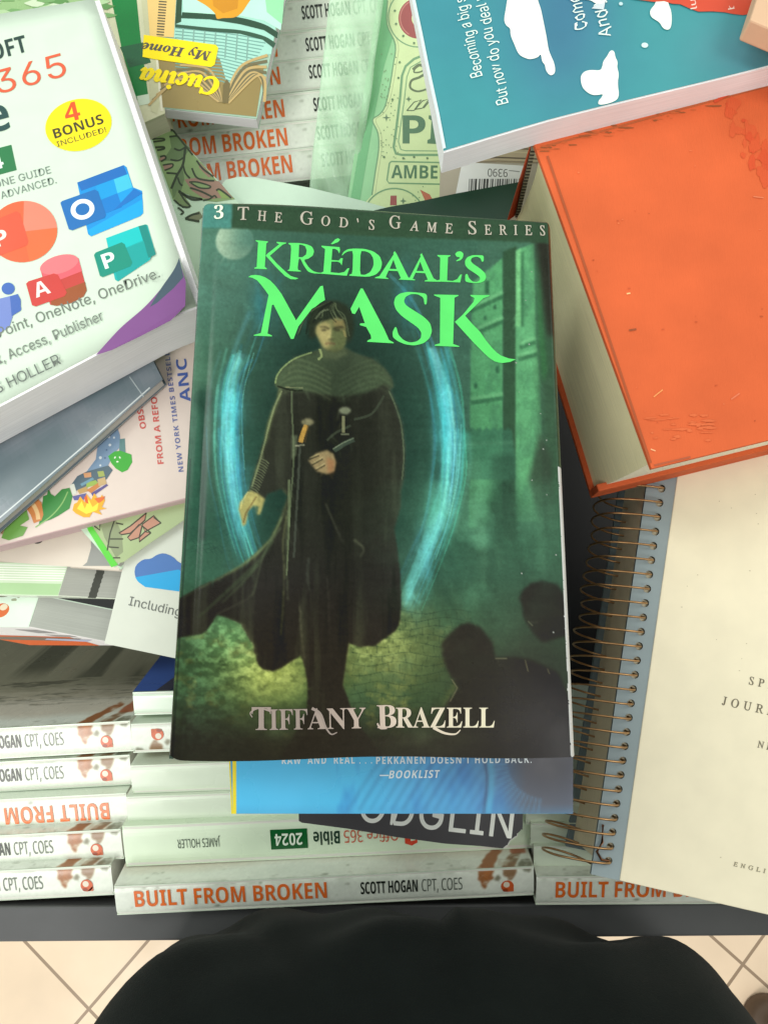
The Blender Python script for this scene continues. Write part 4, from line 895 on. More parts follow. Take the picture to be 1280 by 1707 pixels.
# --- big software manual at the upper left
def art_manual(D):
    dg, gr, rd = (34, 62, 56), (118, 132, 124), (216, 92, 58)
    D.text('MICROSOFT', (-140, 134), (47, 85), 28, dg, 'sansb', .01); D.text('Office 365', (-205, 213), (113, 125), 39, rd, 'sans', .008)
    D.text('Bible', (-150, 258), (20, 213), 56, (30, 72, 70), 'sansb', .012)
    D.poly([(-95, 270), (19, 241), (28, 283), (-86, 314)], (32, 116, 66)); D.text('2024', (-76, 300), (8, 279), 26, (222, 240, 226), 'sansb', .01, z=4)
    D.text('ALL-IN-ONE GUIDE', (-82, 334), (86, 288), 12, gr, 'sans'); D.text('FROM BEGINNER TO ADVANCED.', (-160, 379), (95, 305), 12, gr, 'sans')
    D.poly(ell(131, 208, 56, 43, -14, 40), (246, 222, 10)); D.text('4', (111, 204), (136, 198), 31, (222, 82, 34), 'sansb', .012); D.text('BONUS', (92, 231), (174, 205), 16, (62, 60, 30), 'sansb'); D.text('INCLUDED!', (96, 245), (178, 220), 9, (78, 78, 40), 'sans', .004)
    # mail icon
    D.poly([(129, 304), (206, 275), (211, 278), (222, 312), (237, 318), (239, 355), (234, 360), (152, 394), (147, 390)], (0, 140, 214), 1)
    D.poly([(129, 304), (206, 275), (212, 290), (136, 318)], (20, 104, 182), 2); D.poly([(160, 310), (190, 299), (196, 322), (166, 334)], (0, 150, 216), 2); D.poly([(190, 299), (214, 290), (221, 312), (196, 322)], (62, 186, 216), 2)
    D.poly([(166, 334), (196, 322), (204, 345), (176, 356)], (0, 120, 200), 2); D.poly([(196, 322), (221, 312), (222, 330), (204, 345)], (0, 150, 220), 2)
    D.poly([(146, 384), (238, 332), (239, 355), (234, 360), (152, 394)], (0, 160, 232), 3); D.poly([(224, 314), (238, 322), (200, 346), (190, 350)], (10, 110, 190), 3)
    D.poly([(101, 338), (104, 335), (158, 316), (164, 319), (177, 358), (175, 363), (121, 384), (115, 382)], (18, 106, 178), 4); D.poly(ell(138, 349, 20, 17, -16, 30), (236, 246, 244), 5, holes=[ell(138, 349, 12, 10, -16, 24)])
    # slide icon
    D.poly(ell(39, 386, 57, 51, -12, 44), (232, 96, 54), 1); D.poly([(39, 386)] + ell(39, 386, 57, 51, -12, 16, -78, 6), (238, 128, 104), 2); D.poly([(39, 386)] + ell(39, 386, 57, 51, -12, 20, 6, 90), (230, 104, 56), 2)
    D.poly([(-34, 378), (28, 352), (34, 356), (48, 402), (46, 409), (-16, 432)], (214, 82, 52), 3); D.text('P', (-4, 413), (17, 405), 26, (248, 226, 214), 'sansb', .01, z=6)
    # publisher icon
    D.poly([(177, 397), (231, 377), (242, 374), (246, 375), (260, 424), (252, 428), (250, 433), (197, 469), (192, 466)], (0, 172, 170), 1); D.poly([(177, 397), (231, 377), (240, 400), (184, 424)], (0, 190, 190), 2)
    D.poly([(231, 377), (244, 374), (260, 424), (248, 430)], (0, 132, 124), 2); D.poly([(184, 424), (240, 402), (248, 432), (197, 469)], (0, 158, 154), 2)
    D.poly([(157, 425), (160, 421), (203, 404), (208, 407), (221, 438), (218, 444), (172, 462), (167, 460)], (0, 138, 118), 4); D.text('P', (176, 449), (196, 442), 25, (226, 246, 234), 'sansb', .008, z=6)
    # database icon
    D.poly([(68, 450), (131, 430), (145, 484), (140, 494), (120, 505), (95, 510), (84, 508)], (190, 60, 52), 1); D.poly([(68, 450), (131, 430), (137, 452), (78, 475)], (222, 92, 104), 2); D.poly([(84, 492), (142, 470), (145, 484), (140, 494), (120, 505), (95, 510), (86, 508)], (150, 76, 30), 2)
    D.poly(ell(99, 441, 33, 15, -16, 30), (230, 116, 122), 3); D.poly([(44, 473), (48, 469), (90, 456), (97, 458), (112, 488), (108, 494), (60, 511), (54, 509)], (198, 58, 52), 4); D.text('A', (61, 497), (86, 488), 24, (246, 226, 220), 'sansb', .006, z=6)
    # people icon
    D.poly(ell(14, 481, 11, 10, 0, 24), (52, 96, 176), 1); D.poly([(-30, 505), (28, 491), (33, 496), (36, 516), (22, 526), (16, 545), (0, 555), (-25, 556)], (110, 130, 196), 1); D.poly([(17, 494), (30, 490), (35, 500), (35, 518), (20, 527)], (60, 98, 176), 2)
    D.text('Word, Excel, PowerPoint, OneNote, OneDrive.', (-205, 640), (268, 462), 17, (108, 116, 108), 'sans'); D.text('Outlook, Access, Publisher', (-62, 633), (174, 533), 17, (108, 116, 108), 'sans')
    D.text('JAMES HOLLER', (-68, 687), (103, 606), 18, (92, 100, 94), 'sans', .004)
    # swoosh at the corner
    D.poly(spline([(298, 432), (290, 452), (268, 482), (240, 513), (200, 548), (160, 592)]) + [(186, 584), (240, 557), (285, 533), (309, 510), (310, 470)], (124, 74, 136), 1)
    D.poly(spline([(299, 430), (290, 450), (268, 482), (250, 512)]) + [(262, 505), (290, 480), (306, 462)], (64, 84, 98), 2)
def warp_manual(s, t): return -.010 * max(0, s - .86) * max(0, t - .80) * 20 - .004 * max(0, t - .9) * 6 * max(0, s)
book('software_manual', 'large pale mint software manual with coloured app icons and yellow bonus oval', quad([(-250, 62), (156, -3), (321, 497), (-150, 752)], .352), .033, (206, 223, 205), (240, 239, 240),
     art=art_manual, warp=warp_manual, mat='print', pins=(.001, -.0030, .001, -.0012), nx=16, ny=16)

# --- slate grey book with clear jacket
def art_slate(D):
    C = Canvas(-200, 560, 500, 380, (116, 126, 134)); n = C.noise(120, 90, 4, 61); C.over(np.clip((n - .45) * 4, 0, 1), (92, 110, 116), .7); C.over(np.clip((.5 - n) * 5, 0, 1), (140, 146, 150), .5)
    P = D.P; nx = 50
    for j in range(24):
        for i in range(nx):
            q = []
            for a, b in ((i, j), (i, j + 1), (i + 1, j + 1), (i + 1, j)):
                s, t = a / nx, b / 24; q.append((P[0] * (1 - s) + P[1] * s) * (1 - t) + (P[3] * (1 - s) + P[2] * s) * t + D.n * .0002)
            c = C.sample(topx(np.array([(sum(q, Vector()) / 4)[:]])))[0] * 255; D.mb.add(q, lin(c))
    D.poly([(256, 640), (269, 632), (60, 812), (-40, 905), (-50, 898), (52, 806)], (128, 140, 146), 1); D.stroke([(250, 646), (150, 735), (45, 825), (-20, 880)], 2.2, (200, 208, 208), 2); D.stroke([(216, 628), (240, 662)], 1.6, (172, 182, 184), 2)
    D.poly([(0, 731), (14, 724), (6, 734), (0, 740)], (170, 112, 80), 2)
book('jacketed_book', 'slate grey book in a clear plastic jacket, tucked under the mint software manual', quad([(-190, 660), (228, 548), (271, 632), (-70, 935)], .389), .008, (92, 104, 112), (206, 204, 198), art=art_slate, edge=(172, 180, 180), mat='gloss')

# --- pale pink book with the arc of little drawings
def art_pink(D):
    rd, bl = (206, 92, 84), (96, 108, 162)
    k = lambda p: zt(0, 580, .2578, p)
    D.text('OBSERVATIONS', (244, 714), (222, 586), 10, rd, 'sansb'); D.text('FROM A REFORMED', (273, 773), (256, 612), 10, rd, 'sansb'); D.text('NEW YORK TIMES BESTSELLING', (306, 786), (279, 558), 8, bl, 'sansb', 0, 1.1); D.text('ANC', (318, 669), (310, 597), 17, (72, 98, 168), 'sansb', .01)
    D.poly(k([(635, 600), (660, 580), (700, 560), (760, 520), (775, 560), (780, 640), (740, 680), (700, 760), (640, 790), (560, 800), (620, 720)]), (122, 148, 176), 1); D.poly(k([(690, 520), (760, 450), (800, 450), (790, 500), (740, 520), (660, 600), (640, 600)]), (150, 158, 132), 1)
    D.poly(k([(775, 590), (808, 585), (812, 680), (770, 690)]), (92, 132, 132), 1); D.poly(k([(700, 700), (740, 670), (780, 665), (850, 690), (855, 740), (825, 790), (790, 805), (750, 780), (720, 745)]), (60, 168, 52), 2)
    for a in range(3):
        t = math.radians(90 + a * 120); cx, cy = 760 + 18 * math.cos(t), 718 + 18 * math.sin(t); D.poly(k(ell(cx, cy, 8, 5, a * 120, 10)), (232, 244, 224), 3)
    for x, y, r in ((705, 575, 9), (738, 580, 7), (712, 628, 9), (650, 710, 10), (690, 660, 6), (650, 760, 7), (680, 712, 6)): D.poly(k(ell(x, y, r, r, 0, 10)), (206, 216, 222) if r > 6 else (84, 108, 140), 2)
    D.poly(k([(465, 880), (500, 830), (560, 800), (700, 760), (730, 790), (690, 850), (590, 880), (480, 930)]), (84, 104, 116), 1)
    for q, c in (([(450, 885), (480, 878), (498, 940), (470, 955)], (214, 216, 204)), ([(500, 920), (560, 895), (575, 925), (515, 945)], (186, 152, 96)), ([(560, 870), (620, 855), (640, 880), (560, 905)], (150, 178, 84)), ([(560, 920), (640, 870), (655, 890), (590, 940)], (196, 128, 70)), ([(590, 940), (690, 880), (700, 890), (600, 960)], (92, 84, 140)), ([(470, 960), (560, 940), (540, 985), (480, 985)], (96, 96, 150)),
                 ([(630, 850), (680, 835), (690, 880), (640, 895)], (196, 168, 120)), ([(540, 810), (590, 805), (592, 835), (548, 840)], (206, 150, 108)), ([(630, 800), (670, 795), (680, 830), (640, 835)], (160, 172, 92)), ([(520, 880), (600, 838), (610, 850), (530, 895)], (110, 150, 170))): D.poly(k(q), c, 2)
    fl = [(470, 1050), (480, 1010), (500, 1000), (520, 960), (550, 1000), (560, 945), (590, 985), (610, 940), (640, 985), (660, 950), (680, 985), (660, 1030), (690, 1040), (640, 1050), (660, 1080), (600, 1060), (580, 1095), (540, 1095), (490, 1070)]
    D.poly(k(fl), (238, 172, 44), 3); D.poly(k([(500, 1040), (530, 990), (550, 1040), (575, 980), (600, 1030), (640, 1000), (630, 1050), (560, 1075)]), (248, 222, 70), 4); D.poly(k([(545, 970), (560, 950), (575, 1010), (555, 1000)]), (216, 96, 44), 4); D.poly(k([(610, 975), (680, 960), (670, 985), (640, 1005)]), (220, 110, 54), 4)
    D.poly(k([(280, 960), (305, 950), (315, 912), (330, 945), (355, 960), (400, 915), (450, 905), (470, 960), (450, 1040), (380, 1085), (330, 1110), (270, 1130), (250, 1150), (270, 1060)]), (62, 136, 66), 1); D.stroke(k(spline([(440, 930), (400, 1010), (330, 1090), (230, 1160)])), 2, (140, 184, 110), 2)
    D.poly(k([(135, 1010), (190, 960), (230, 965), (270, 1000), (282, 1080), (270, 1115), (220, 1135), (200, 1080), (160, 1020)]), (206, 132, 76), 2); D.stroke(k(spline([(160, 1010), (210, 1010), (240, 1060), (250, 1110)])), 7, (232, 194, 140), 3)
    D.poly(k([(10, 1230), (60, 1100), (130, 1015), (170, 1040), (190, 1110), (130, 1150), (180, 1160), (150, 1215), (60, 1245)]), (110, 160, 76), 1); D.poly(k([(0, 1180), (80, 1070), (110, 1030), (60, 1110), (15, 1210)]), (176, 140, 104), 2)
    D.stroke([(130, 752), (136, 756)], 3, (40, 36, 40), 2)
book('pocket_book', 'pale pink paperback with an arc of small coloured drawings and sideways red lettering', quad([(-100, 640), (330, 520), (340, 822), (-170, 952)], .400), .012, (222, 206, 196), (214, 186, 188), art=art_pink, mat='print', pins=(0, -.0002, 0, -.0004), edge=(226, 200, 198))

# --- leaf patterned journal with lime edge
def art_leaf(D):
    dk = (58, 70, 52); k = lambda p: zt(220, 180, .15625, p); g1, g2, mv, gy = (134, 160, 108), (104, 128, 88), (158, 128, 112), (122, 140, 120)
    D.poly(k([(190, 240), (240, 160), (360, 150), (400, 230), (500, 300), (640, 480), (760, 600), (900, 770), (1100, 970), (900, 1000), (760, 985), (620, 930), (500, 880), (640, 1050), (560, 1060), (440, 980), (300, 600)]), g1, 1)
    D.poly(k([(400, 300), (500, 300), (620, 430), (560, 520), (440, 560), (330, 560), (420, 420)]), g2, 2); D.poly(k([(560, 760), (700, 740), (930, 780), (1080, 960), (900, 960), (860, 970), (760, 960), (640, 880)]), mv, 2)
    D.poly(k([(420, 830), (470, 700), (540, 620), (560, 760), (520, 900), (440, 960)]), g2, 2); D.poly(k([(700, 560), (860, 720), (820, 740), (720, 640)]), mv, 2); D.poly(k([(200, 190), (360, 170), (400, 225), (230, 240)]), gy, 2)
    D.poly(k([(330, 610), (430, 590), (430, 630), (350, 670)]), mv, 3); D.poly(k([(290, 540), (350, 510), (360, 545), (310, 570)]), mv, 3); D.poly(k([(610, 800), (700, 790), (830, 830), (820, 855), (720, 850)]), g1, 3); D.poly(k([(910, 880), (960, 870), (1050, 960), (960, 965)]), (140, 166, 96), 3)
    D.poly(k([(480, 880), (520, 890), (620, 1020), (600, 1055), (520, 1040), (450, 980)]), (124, 146, 100), 3); D.poly(k([(570, 1180), (640, 1130), (720, 1100), (760, 1160), (700, 1210), (600, 1200)]), (128, 134, 104), 2)
    for q, w in (([(570, 420), (545, 600), (480, 720), (420, 860)], 4), ([(400, 305), (490, 295)], 3), ([(450, 430), (510, 450), (580, 410)], 3), ([(410, 550), (490, 560), (550, 530)], 3), ([(545, 600), (570, 690), (620, 750)], 3), ([(490, 740), (510, 800), (540, 830)], 3), ([(640, 640), (690, 740), (790, 770), (880, 775)], 3), ([(690, 560), (760, 650), (870, 730)], 3), ([(610, 790), (700, 790), (830, 830), (820, 855), (720, 850), (630, 800)], 2.5),
                 ([(620, 850), (740, 890), (860, 950)], 3), ([(500, 880), (600, 940), (740, 970), (730, 975), (640, 975), (520, 910), (500, 890)], 3), ([(450, 980), (540, 1050), (620, 1050), (560, 980), (510, 900)], 3), ([(570, 1180), (640, 1140), (720, 1120)], 3.5), ([(570, 1180), (640, 1195), (720, 1210)], 3.5), ([(220, 330), (330, 325), (340, 345), (230, 360)], 3), ([(250, 420), (335, 415), (340, 435), (270, 450)], 3.5), ([(300, 520), (350, 510), (360, 540), (310, 570)], 3), ([(330, 610), (430, 595), (430, 630), (350, 665)], 2.5),
                 ([(370, 690), (480, 700)], 3), ([(190, 240), (260, 235), (380, 230), (440, 240)], 4), ([(230, 170), (300, 155), (360, 165)], 4), ([(440, 240), (560, 390), (650, 500)], 3), ([(900, 880), (940, 870), (1060, 960)], 3), ([(760, 985), (830, 970), (880, 935), (905, 960)], 2.5), ([(490, 1060), (550, 1110), (520, 1135)], 3)):
        D.stroke(k(spline(q, 5)), w, dk, 4)
    m = lambda p: zt(0, 860, .242, p)
    D.poly(m([(640, 80), (1340, -160), (1440, -90), (1180, 90), (1000, 212), (850, 320), (790, 330)]), (168, 186, 138), 1); D.poly(m([(690, 50), (800, 30), (840, 120), (850, 250), (800, 290), (720, 150)]), (140, 152, 116), 2)
    for q in ([(820, 120), (900, 70), (1010, -20), (1000, 30), (900, 120), (840, 130)], [(880, 150), (960, 60), (980, 70), (960, 150), (900, 170)], [(980, 60), (1060, 0), (1110, 50), (1000, 110)], [(960, 150), (1000, 110), (1040, 118), (960, 180)]): D.poly(m(q), (190, 140, 118), 3); D.stroke(m(q), 2.2, (72, 66, 54), 4, closed=True)
    for q in ([(800, 0), (760, 120), (740, 240)], [(690, 60), (690, 100), (650, 70)], [(760, 160), (850, 160)], [(750, 215), (820, 220)], [(980, 70), (1040, 118)], [(1060, 10), (1110, 50)], [(780, 290), (830, 290)], [(800, 50), (850, 60)]): D.stroke(m(q), 2.2, (66, 70, 54), 4)
    D.poly([(140, 862), (153, 876), (197, 942), (186, 946), (147, 884)], (92, 206, 62), 3)
book('leaf_journal', 'journal with outlined green and mauve leaf pattern and a lime green edge', quad([(268, 196), (628, 590), (191, 946), (-150, 560)], .408), .010, (196, 222, 196), (206, 206, 200), art=art_leaf, mat='print', edge=(206, 210, 200))

# --- white manual page with cloud emblem, below left of the novel
def art_incl(D):
    m = lambda p: zt(0, 860, .242, p)
    out = m(chaikin([(925, 395), (935, 340), (985, 300), (1040, 297), (1080, 268), (1130, 256), (1190, 280), (1230, 320), (1280, 340), (1320, 400), (1320, 480), (1280, 525), (1225, 520), (1000, 490), (945, 450)], 1))
    D.poly(out, (68, 116, 184), 1); D.poly(m([(932, 424), (1230, 370), (1320, 430), (1320, 480), (1280, 525), (1225, 520), (1000, 490), (950, 452)]), (20, 164, 224), 2); D.text('Including', (214, 1009), (300, 1028), 15, (104, 108, 104), 'sans')
    D.poly(m([(1110, 40), (1150, 30), (1150, 50), (1120, 55)]), (40, 44, 48), 1)
book('software_manual', 'white manual cover with blue cloud emblem showing left of the dark novel', quad([(236, 818), (440, 860), (400, 1120), (174, 1073)], .412), .012, (212, 217, 205), (206, 208, 198), art=art_incl, mat='print')

# --- white book with cut off capitals under the pink one
def art_lu(D):
    D.text('TLU', (6, 912), (74, 905), 34, (74, 74, 72), 'sans', .006)
    D.poly(zt(0, 860, .242, [(625, 90), (760, 250), (790, 345), (570, 345), (600, 320), (628, 220)]), (150, 152, 148), 1)
book('paperback', 'off-white paperback with cut-off grey capitals, directly below the pink book', quad([(-60, 800), (150, 800), (200, 951), (-80, 930)], .4195), .006, (222, 212, 198), (200, 198, 190), art=art_lu, mat='print')

# --- two thick paperbacks seen from their page ends, at the left edge
def end_book(name, label, c0, dt, dd, ds, Hs, cols, kind):
    """c0 = top corner where spine and page end meet; dt/dd/ds = pixel steps along thickness, depth and spine; Hs = heights of c0, +dt, +dd"""
    A = at(*c0, Hs[0]); Tv = at(c0[0] + dt[0], c0[1] + dt[1], Hs[1]) - A; Dv = at(c0[0] + dd[0], c0[1] + dd[1], Hs[2]) - A
    Sv = at(c0[0] + ds[0], c0[1] + ds[1], Hs[0]) - A
    root = empty(name, A + Sv * .5 + Tv + Dv * .5, label, 'book'); O = root.location.copy()
    face_n = Dv.cross(Tv).normalized()
    if face_n.dot(ORG - A) < 0: face_n = -face_n
    def hexa(part, a, mat, col, lines=None):
        s0, s1, t0, t1, d0, d1 = a; mb = MB(); f = lambda s, t, d: A + Sv * s + Tv * t + Dv * d
        P = [f(s0, t0, d0), f(s0, t0, d1), f(s0, t1, d1), f(s0, t1, d0)]; Q = [f(s1, t0, d0), f(s1, t0, d1), f(s1, t1, d1), f(s1, t1, d0)]
        w, h = (P[1] - P[0]).length, (P[3] - P[0]).length; l = (Q[0] - P[0]).length; c = lin(col)
        mb.add(P, c, [(0, 0), (w, 0), (w, h), (0, h)]); mb.add(Q[::-1], c, [(0, 0)] * 4)
        for i in range(4):
            j = (i + 1) % 4; hh = h if i in (1, 3) else 0.0001
            mb.add([P[i], Q[i], Q[j], P[j]], c, [(0, 0), (l, 0), (l, hh), (0, hh)])
        if lines: lines(mb, f)
        bm_ = mb.build(part, M[mat], root, O); return bm_
    def stripe(mb, f):
        if kind == 'upper':
            L_, R_ = [], []; r = random.Random(5)
            for i in range(15): j = .012 * (i % 2); L_.append(f(-.003, i / 14, .50 + j)); R_.append(f(-.003, i / 14, .64 + j))
            for i in range(14): mb.add([L_[i], R_[i], R_[i + 1], L_[i + 1]], lin((76, 78, 72)))
    hexa('page_block', (.004, .98, .03, .97, .02, .99), 'pages', cols[0], stripe)
    def sp(mb, f):
        if kind == 'upper':
            for i in range(7): y = .06 + i * .075; mb.add([f(.0, y, -.012), f(1, y, -.012), f(1, y + .028, -.012), f(.0, y + .028, -.012)], lin((244, 248, 238)))
            mb.add([f(0, .62, -.012), f(1, .62, -.012), f(1, .97, -.012), f(0, .97, -.012)], lin((172, 208, 156)))
        else:
            def q(pts, col, o): mb.add([f(s, t, -o) for s, t in pts], lin(col))
            e = [(.335 + .085 * math.cos(a), .50 + .22 * math.sin(a)) for a in np.linspace(0, 6.28, 18)[:-1]]; q(e, (206, 100, 40), .012)
            e = [(.315 + .04 * math.cos(a), .40 + .10 * math.sin(a)) for a in np.linspace(0, 6.28, 14)[:-1]]; q(e, (222, 210, 180), .014)
            r = random.Random(8)
            for k in range(14):
                s, t = r.uniform(.05, .9), r.uniform(0, .18); e = [(s + r.uniform(.02, .06) * math.cos(a), t + r.uniform(.03, .07) * math.sin(a)) for a in np.linspace(0, 6.28, 9)[:-1]]; q(e, r.choice([(122, 108, 76), (150, 160, 128), (98, 96, 70)]), .011 + k * .0002)
    hexa('spine', (0, 1, 0, 1, -.01, .0), 'gloss', cols[1], sp)
    hexa('front_cover', (0, 1, 0, .028, 0, 1), 'gloss', cols[1])
    def cv(mb, f):
        if kind != 'upper':
            q = lambda pts, col, o: mb.add([f(s, 1 + o, d) for s, d in pts], lin(col))
            q([(0.1, .52), (1, .40), (1, .99), (.25, .99)], (214, 98, 44), .012); q([(.05, .60), (.5, .50), (1, .50), (1, .66), (.3, .74)], (124, 110, 98), .016); q([(.0, .66), (.4, .58), (.5, .66), (.15, .76)], (176, 180, 204), .02)
            q([(.05, .12), (.25, .10), (.2, .30), (.0, .30)], (150, 146, 146), .014); q([(.0, .42), (.22, .38), (.2, .48), (-.0, .52)], (160, 154, 152), .014)
    hexa('back_cover', (0, 1, .972, 1, 0, 1), 'gloss', cols[2], cv)
end_book('paperback', 'thick paperback with striped white spine side and dark bar on its grey page end', (114, 940), (-17, 54), (96, 6), (-150, -3), (.424, .428, .432), ((172, 174, 166), (206, 226, 196), (214, 222, 204)), 'upper')
end_book('paperback', 'paperback with orange ring emblem and orange photograph along its lower cover', (66, 991), (-18, 55), (158, 32), (-160, -1), (.436, .441, .452), ((176, 180, 172), (214, 234, 214), (226, 222, 220)), 'lower')

# --- green banded book, upper left behind the manual
def art_band(D):
    D.poly([(178, -40), (224, -40), (234, 60), (247, 158), (240, 168), (228, 166), (205, 90)], (14, 122, 56), 1); D.poly([(200, 78), (240, 70), (252, 104), (216, 112)], (34, 92, 58), 2); D.poly([(228, 160), (248, 156), (250, 172), (232, 176)], (206, 222, 200), 1)
    D.poly([(236, 0), (250, -2), (268, 160), (262, 190), (252, 185), (246, 100)], (196, 196, 158), 1); D.stroke([(252, 0), (262, 100), (270, 185)], 4, (224, 220, 196), 2)
book('banded_book', 'cream book with a broad green band, standing out between the mint manual and the cookbook', quad([(150, -60), (252, -60), (275, 188), (215, 215)], .392), .02, (206, 206, 172), (206, 202, 176), art=art_band)

# --- upside-down cookbook
def art_cook(D):
    br = (146, 128, 78); D.poly([(250, 66), (440, 110), (427, 194), (268, 178)], br, 1)
    D.poly([(282, -80), (480, -80), (452, 90), (436, 92), (410, 105), (396, 122), (380, 150), (376, 130), (366, 96), (290, 62)], (164, 216, 200), 1)
    for i in range(16):
        y = 46 + i * 5.4; D.stroke([(292, y), (370, y + 8), (446 - i * 3.2, y + 20)], 1.8, (112, 160, 150), 2)
    for i in range(7):
        x = 306 + i * 18; D.stroke([(x, 42 + i * 2), (x - 3, 80 + i * 4)], 2.2, (128, 168, 156), 2)
    D.poly([(300, -60), (480, -60), (468, 50), (440, 34), (400, 26), (306, 20)], (186, 236, 214), 2); D.poly([(440, -20), (475, -20), (470, 40), (445, 20)], (150, 222, 168), 3)
    D.poly(spline([(304, 20), (350, 23), (400, 29), (440, 40), (464, 54)]) + [(462, 64), (440, 50), (400, 40), (350, 32), (302, 30)], (40, 74, 54), 3)
    D.poly(spline([(292, 40), (350, 46), (400, 50), (440, 60), (460, 72)]) + [(456, 80), (438, 66), (400, 56), (350, 52), (292, 45)], (48, 84, 64), 3); D.poly([(298, -60), (306, -60), (302, 36), (292, 40)], (44, 74, 50), 3)
    D.poly(spline([(328, 0), (345, 10), (358, 22), (362, 31), (372, 30), (390, 29), (402, 22), (412, 8), (424, -10)]) + [(424, -60), (328, -60)], (224, 158, 36), 4); D.poly([(350, -30), (400, -30), (396, 14), (372, 22), (356, 10)], (206, 140, 30), 5)
    D.poly([(240, -80), (298, -80), (290, 62), (250, 60)], (234, 198, 124), 3)
    for i in range(20): y = -30 + i * 4.6; D.stroke([(267 - i * .3, y), (281 - i * .4, y + 1)], 2.2, (92, 88, 66), 4)
    for i in range(9):
        o = i * 6.5; D.stroke(spline([(376 + o * .1, 172), (385 + o * .8, 138 - o * .2), (405 + o * .7, 108 + o * .5), (446 - o * .1, 92 + o * 1.5)]), 3.2, (190, 164, 108) if i % 2 == 0 else (112, 106, 76), 3, w1=5)
        D.stroke(spline([(370 - o * .1, 170), (362 - o * .8, 138), (345 - o, 114 + o * .4), (300 - o, 108 + o * 1.3)]), 3, (186, 160, 108) if i % 2 == 0 else (116, 108, 76), 3, w1=4)
    D.poly([(371, 172), (381, 172), (384, 140), (378, 132), (372, 142)], (112, 100, 62), 4)
    D.poly([(240, 58), (260, 61), (360, 75), (364, 80), (358, 108), (352, 112), (258, 99), (238, 95)], (250, 224, 4), 5); D.text('My Home', (353, 87), (238, 71), 15, (88, 84, 76), 'bi', z=7, dup=.4)
    D.text('Cucina', (366, 131), (236, 113), 28, (252, 226, 8), 'bi', z=8, dup=1.3)
book('cookbook', 'upside-down cookbook with yellow lettering over open book pages, at the top left of centre', quad([(228, -130), (500, -130), (428, 197), (270, 179)], .392), .0085, (160, 190, 168), (222, 218, 220), art=art_cook, pins=(.0005, .0005, 0, -.0003))

# --- mint labelled book in a film sleeve
def art_mint(D):
    dk, cr, ln, rd = (96, 132, 104), (212, 230, 176), (126, 166, 128), (164, 92, 90)
    D.poly([(646, -60), (668, -60), (655, 60), (640, 110), (624, 190), (598, 345), (582, 345), (610, 180)], (124, 188, 136), 1)
    lab = spline([(646, 0), (645, 40), (659, 74), (655, 110), (650, 142), (642, 176), (633, 190), (621, 200), (630, 222), (631, 250), (625, 290), (620, 325)], 4) + [(606, 340), (596, 420), (880, 420), (880, -60), (650, -60)]
    D.poly(lab, cr, 2); D.stroke(lab[:45], 2.2, ln, 3); D.stroke([(x + 5, y) for x, y in lab[:45]], 1.2, (182, 196, 150), 3)
    D.stroke(ell(697, 28, 50, 50, 0, 44), 2, ln, 3, closed=True); D.poly(ell(697, 30, 33, 34, 0, 40), rd, 3, holes=[ell(700, 30, 14, 15, 0, 28)]); D.stroke(ell(697, 30, 30, 31, 0, 36, 120, 240), 2, (196, 130, 122), 4)
    D.stroke([(705, 92), (690, 98), (676, 110), (670, 126), (667, 160), (661, 210), (656, 245), (660, 256), (670, 258), (790, 258)], 4, ln, 3); D.stroke([(705, 100), (684, 112), (678, 128), (674, 165), (664, 236), (668, 249), (676, 251), (790, 252)], 1.6, ln, 3)
    D.stroke(spline([(688, 116), (700, 108), (712, 118), (700, 128), (686, 134), (684, 146), (696, 152), (712, 148)]), 5, (112, 128, 100), 4, w1=3); D.stroke(spline([(694, 110), (690, 120), (704, 118), (716, 104)]), 2.5, (112, 128, 100), 4)
    for q in ([(678, 184), (690, 170), (702, 166), (690, 184), (678, 184)], [(692, 182), (704, 168), (716, 164), (704, 180), (692, 182)], [(706, 180), (716, 168), (730, 166)]): D.stroke(q, 1.8, (104, 122, 96), 4)
    D.text('P', (671, 239), (709, 239), 47, dk, 'sansb', .02); D.text('I', (712, 239), (730, 240), 47, dk, 'sansb', .03); D.text('AMBER P', (652, 297), (772, 298), 22, dk, 'sansb', .018)
    D.stroke([(652, 269), (649, 272), (645, 300), (648, 305), (790, 308)], 2.4, ln, 3); D.stroke([(652, 269), (790, 272)], 2.4, ln, 3)
    D.stroke(ell(657, 366, 52, 52, 0, 40, 180, 360), 2.4, ln, 3); D.poly([(651, 326), (661, 326), (661, 342), (650, 342)], rd, 4); D.poly([(700, 316), (716, 324), (722, 334), (710, 338)], (196, 118, 96), 4)
    for x, y, s in ((644, 196, 7), (681, 165, 5), (672, 335, 6)): D.poly([(x, y - s), (x + 1.4, y - 1.4), (x + s, y), (x + 1.4, y + 1.4), (x, y + s), (x - 1.4, y + 1.4), (x - s, y), (x - 1.4, y - 1.4)], (108, 136, 108), 4)
    r = random.Random(3)
    for i in range(90):
        y = r.uniform(85, 335); x = r.uniform(634, 664) if y < 262 else r.uniform(632, 760)
        if 266 < y < 310: continue
        D.poly(ell(x, y, 1.1, 1.1, 0, 6), (140, 166, 128), 4)
    for x, y in ((666, 104), (664, 130), (654, 166), (690, 72), (658, 18), (660, 40), (672, 60), (640, 262), (672, 264), (690, 262), (712, 264)): D.poly(ell(x, y, 2, 2, 0, 8), (112, 140, 108), 4)
book('mint_book', 'mint green book with ornate cream label and red ring, under the teal picture book', quad([(640, -70), (900, -60), (860, 430), (566, 420)], .425), .018, (158, 212, 162), (206, 214, 190), art=art_mint, mat='gloss')
film_m = bpy.data.materials.new('clear_film'); film_m.use_nodes = True; nt = film_m.node_tree; pb = nt.nodes['Principled BSDF']
pb.inputs['Base Color'].default_value = (.62, .90, .64, 1); pb.inputs['Roughness'].default_value = .16; pb.inputs['Alpha'].default_value = .42; pb.inputs['Specular IOR Level'].default_value = .35
